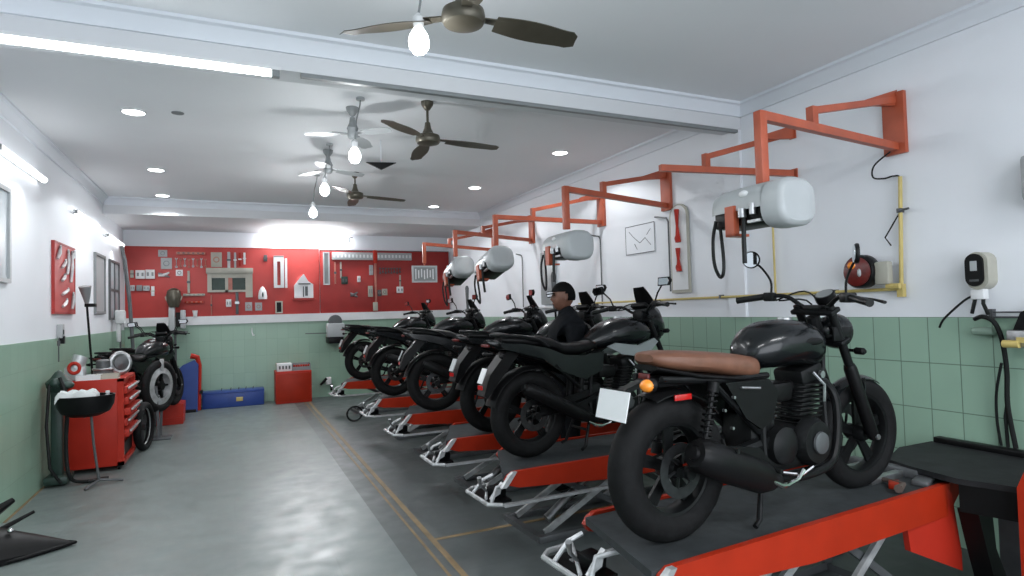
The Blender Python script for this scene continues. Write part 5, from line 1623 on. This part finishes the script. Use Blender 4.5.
on_board('white_strip', (1.78, 2.66, 3.37, 2.81), 'long white strip along the top of the darker board', 'strip', 'box', 'grey', 'white')
on_board('steel_rod', (1.82, 2.19, 1.85, 2.62), 'left of the two pink rods under the white strip', 'rod', 'bar', 'wood')
on_board('steel_rod', (1.93, 2.30, 1.96, 2.62), 'right of the two pink rods under the white strip', 'rod', 'bar', 'beige')
on_board('dark_block', (1.95, 2.18, 2.07, 2.33), 'dark green block under the pink rods', 'block', 'box', 'green', 'dgrey')
on_board('switch', (2.26, 2.22, 2.32, 2.34), 'small white switch on the darker board', 'switch', 'box', 'white')
on_board('steel_plate', (2.50, 2.36, 2.58, 2.56), 'small grey plate left of the long red topped tool', 'plate', 'plate', 'grey')
t = thing('long_tool', (2.62, YT - .03, 1.64), 'long upright tool with a dark red top in the middle of the darker board', 'tool')
MB().box((-.02, -.02, 0), (.02, .02, .95), bevel=.004).build('shaft', 'wood', t)
MB().box((-.045, -.04, .95), (.045, .03, 1.22), bevel=.02).build('red_top', 'red', t)
MB().box((-.06, -.04, .0), (.03, .02, .17), bevel=.01).build('pale_foot', 'beige', t)
on_board('gauge', (2.47, 1.92, 2.56, 2.14), 'pale gauge hanging left of the long red topped tool', 'gauge', 'box', 'beige')
for k in range(8):
    x = 2.72 + k * .058
    on_board('hook', (x - .018, 2.38 + .02 * (k % 2), x + .018, 2.52), ORD[k] + ' of the small dark hooks right of the long red topped tool', 'hook', 'wrench', 'dgrey', group='hooks on the darker board')
on_board('steel_rod', (3.11, 2.12, 3.14, 2.36), 'thin rod above the small white box on the darker board', 'rod', 'bar', 'beige')
on_board('white_box', (3.05, 1.99, 3.18, 2.12), 'small white box at the right of the darker board', 'box', 'box', 'white')
on_board('clamp', (2.12, 1.90, 2.26, 2.03), 'dark T shaped clamp on the darker board', 'clamp', 'plier', 'dgrey')
on_board('ring_tool', (2.75, 1.95, 2.86, 2.08), 'round beige ring tool right of the pale gauge', 'ring', 'plate', 'beige', 'dgrey')
on_board('ring_tool', (2.66, 1.93, 2.74, 2.06), 'small dark ring tool beside the beige one', 'ring', 'plate', 'dgrey', 'beige')

# small red tool panel on the left wall
t = thing('tool_board', (XL, 8.18, 1.70), 'red tool panel with a dark frame on the left wall', 'tool board')
MB().box((0, -.44, 0), (.025, .44, .73)).build('panel', 'redboard', t)
MB().box((0, -.46, -.02), (.03, -.44, .75)).box((0, .44, -.02), (.03, .46, .75)).box((0, -.44, .73), (.03, .44, .75)).box((0, -.44, -.02), (.03, .44, 0)).build('frame', 'redboard2', t)
LT = [('pliers', -.33, .56, .12, .13, 'white pliers at the top left of the small red panel'), ('spanner', -.12, .48, .16, .08, 'steel spanner near the top of the small red panel'),
      ('spanner', .05, .42, .05, .26, 'upright steel spanner in the middle of the small red panel'), ('hammer', -.14, .34, .12, .06, 'small white hammer in the middle of the small red panel'),
      ('spanner', .22, .34, .06, .34, 'long upright steel spanner at the right of the small red panel'), ('pliers', -.06, .19, .26, .06, 'grey pliers lying slanted low on the small red panel'),
      ('wrench', -.08, .06, .18, .07, 'steel wrench at the bottom left of the small red panel'), ('wrench', .28, .04, .06, .17, 'short steel wrench at the bottom right of the small red panel'),
      ('clamp', .30, .60, .12, .10, 'grey clamp at the top right of the small red panel')]
for nm, y, z, wy, hz_, lab in LT:
    t = thing(nm, (XL + .026, 8.18 + y, 1.70 + z), lab, nm)
    MB().tube([(.015, -wy / 2, 0), (.02, 0, hz_ / 2), (.015, wy / 2, hz_)], [.014, .02, .012], 8).build('handle', 'zinc', t)
    MB().torus((.015, wy / 2, hz_), (1, 0, 0), .02, .008, 14, 6).build('head', 'steel', t)

# ---------------------------------------------------------------- the man between the lifts
def person(loc, rz):
    root = thing('person', loc, 'person in a charcoal jacket and black cap standing between the lifts, facing left', 'person', rz=rz)
    me = bpy.data.meshes.new('body')
    o = bpy.data.objects.new('body', me)
    COL.objects.link(o)
    o.parent = root
    # joints: x = forward, y = left
    V = [(0, 0, .96), (0, 0, 1.10), (.01, 0, 1.28), (-.01, 0, 1.44), (.0, 0, 1.53), (.025, 0, 1.585)]
    Rr = [(.185, .15), (.185, .15), (.20, .16), (.175, .13), (.075, .07), (.060, .060)]
    E = [(0, 1), (1, 2), (2, 3), (3, 4), (4, 5)]
    def add(p, r, par):
        V.append(p); Rr.append(r if isinstance(r, tuple) else (r, r)); E.append((par, len(V) - 1)); return len(V) - 1
    for s in (-1, 1):
        a = add((-.01, s * .15, 1.42), .080, 3)
        b = add((-.01, s * .19, 1.26), .072, a)
        c = add((-.01, s * .195, 1.10), .064, b)
        d = add((.03, s * .20, .96), .046, c)
        e = add((.10, s * .20, .86), .032, d)
        h = add((.10 * 0 + .0, s * .095, .90), .095, 0)
        k = add((.01, s * .10, .50), .062, h)
        g = add((-.01, s * .105, .12), .045, k)
        f = add((.0, s * .11, .06), .045, g)
        add((.14, s * .12, .045), .035, f)
    me.from_pydata(V, E, [])
    sk = o.modifiers.new('skin', 'SKIN')
    sk.use_smooth_shade = True
    for i, r in enumerate(Rr):
        me.skin_vertices[0].data[i].radius = r
    me.skin_vertices[0].data[0].use_root = True
    o.modifiers.new('sub', 'SUBSURF').levels = 2
    o.modifiers['sub'].render_levels = 2
    me.materials.append(M['jacket'])
    # head with face
    H = Vector((.035, 0, 1.66))
    m = MB()
    res = bmesh.ops.create_uvsphere(m.bm, u_segments=28, v_segments=20, radius=1)
    for v in res['verts']:
        x, y, z = v.co
        q = Vector((x * .098, y * .076, z * .115))
        if z < -.1:
            q.x += .018 * (-z) ; q.y *= 1 - .28 * (-z)
        if x > .6:
            q.x = .6 * .098 + (q.x - .6 * .098) * .75
        if x > .75 and -.35 < z < .15 and abs(y) < .22:      # nose
            q.x += .022 * (1 - abs(y) / .22) * (1 - abs(z + .15) / .25 if abs(z + .15) < .25 else 0)
        if x > .5 and .08 < z < .28 and .2 < abs(y) < .55:    # eye sockets
            q.x -= .006
        v.co = H + q
    for s in (-1, 1):
        m.ell(H + Vector((-.005, s * .077, -.005)), (.020, .009, .032), 10)
    m.ell(H + Vector((.088, 0, -.058)), (.008, .024, .006), 8)
    hd = m.build('head', 'skin', root, 60)
    for s in (-1, 1):
        MB().ell(H + Vector((.080, s * .03, .015)), (.007, .012, .005), 10).build('eye', 'hair', hd)
    # hair / cap
    m = MB()
    res = bmesh.ops.create_uvsphere(m.bm, u_segments=28, v_segments=20, radius=1)
    dele = []
    for v in res['verts']:
        x, y, z = v.co
        lim = .22 if x > .15 else (-.15 + .37 / .35 * (x + .2) if x > -.2 else -.35)
        v.co = H + Vector((x * .106, y * .084, z * .122)) + Vector((-.004, 0, .006))
        if z < lim: dele.append(v)
    bmesh.ops.delete(m.bm, geom=dele, context='VERTS')
    geo = bmesh.ops.solidify(m.bm, geom=list(m.bm.faces), thickness=.010)
    m.prism([(.08, -.055), (.13, -.045), (.145, 0), (.13, .045), (.08, .055)], H + Vector((-.0, 0, .042)), (1, 0, -.15), (0, 1, 0), (.15, 0, 1), .008)
    m.build('cap', 'hair', root, 60)
    # collar
    MB().lathe([(.075, 0), (.068, .045), (.060, .045), (.066, 0)], (.005, 0, 1.50), (.08, 0, 1), 20, closed=True).build('collar', 'jacket', root)
    # hands
    for s in (-1, 1):
        W = Vector((.12, s * .20, .845))
        m = MB().ell(W + Vector((.045, -s * .01, -.01)), (.048, .016, .036), 12)
        for k in range(4):
            b0 = W + Vector((.08, -s * .012, .018 - k * .018))
            ln = (.065, .075, .07, .055)[k]
            m.tube([b0, b0 + Vector((ln * .5, -s * .004, -.004)), b0 + Vector((ln * .85, -s * .015, -.02)), b0 + Vector((ln, -s * .026, -.034))], [.0095, .009, .008, .006], 8)
        tb = W + Vector((.03, -s * .012, .03))
        m.tube([tb, tb + Vector((.025, -s * .02, .018)), tb + Vector((.055, -s * .028, .014))], [.012, .010, .008], 8)
        m.build('hand', 'skin', root, 60)
    return root


pp = person((2.615, 4.56, 0), R_(165))
pp.scale = (1.02, 1.02, 1.02)

# ---------------------------------------------------------------- upright air guns and rods between the far bikes
def rod(loc, h, label, lean=0.0):
    t = thing('air_gun_stand', loc, label, 'stand')
    MB().tube([(0, 0, 0), (lean * .5, 0, h * .55), (lean, 0, h)], [.018, .014, .012], 8).build('rod', 'black', t)
    MB().lathe([(0, 0), (.10, 0), (.09, .025), (.02, .04), (0, .04)], (0, 0, 0)).build('foot', 'black', t)
    MB().tube([(lean, 0, h - .45), (lean, 0, h - .04), (lean, 0, h)], [.012, .032, .018], 10).build('head', 'dgrey', t)
    return t


rod((3.3, 5.95, 0), 2.0, 'thin black rod stand left of the man, reaching above the handlebars', -.05)
rod((3.55, 9.35, 0), 2.0, 'dark rod stand in front of the darker red board', -.06)
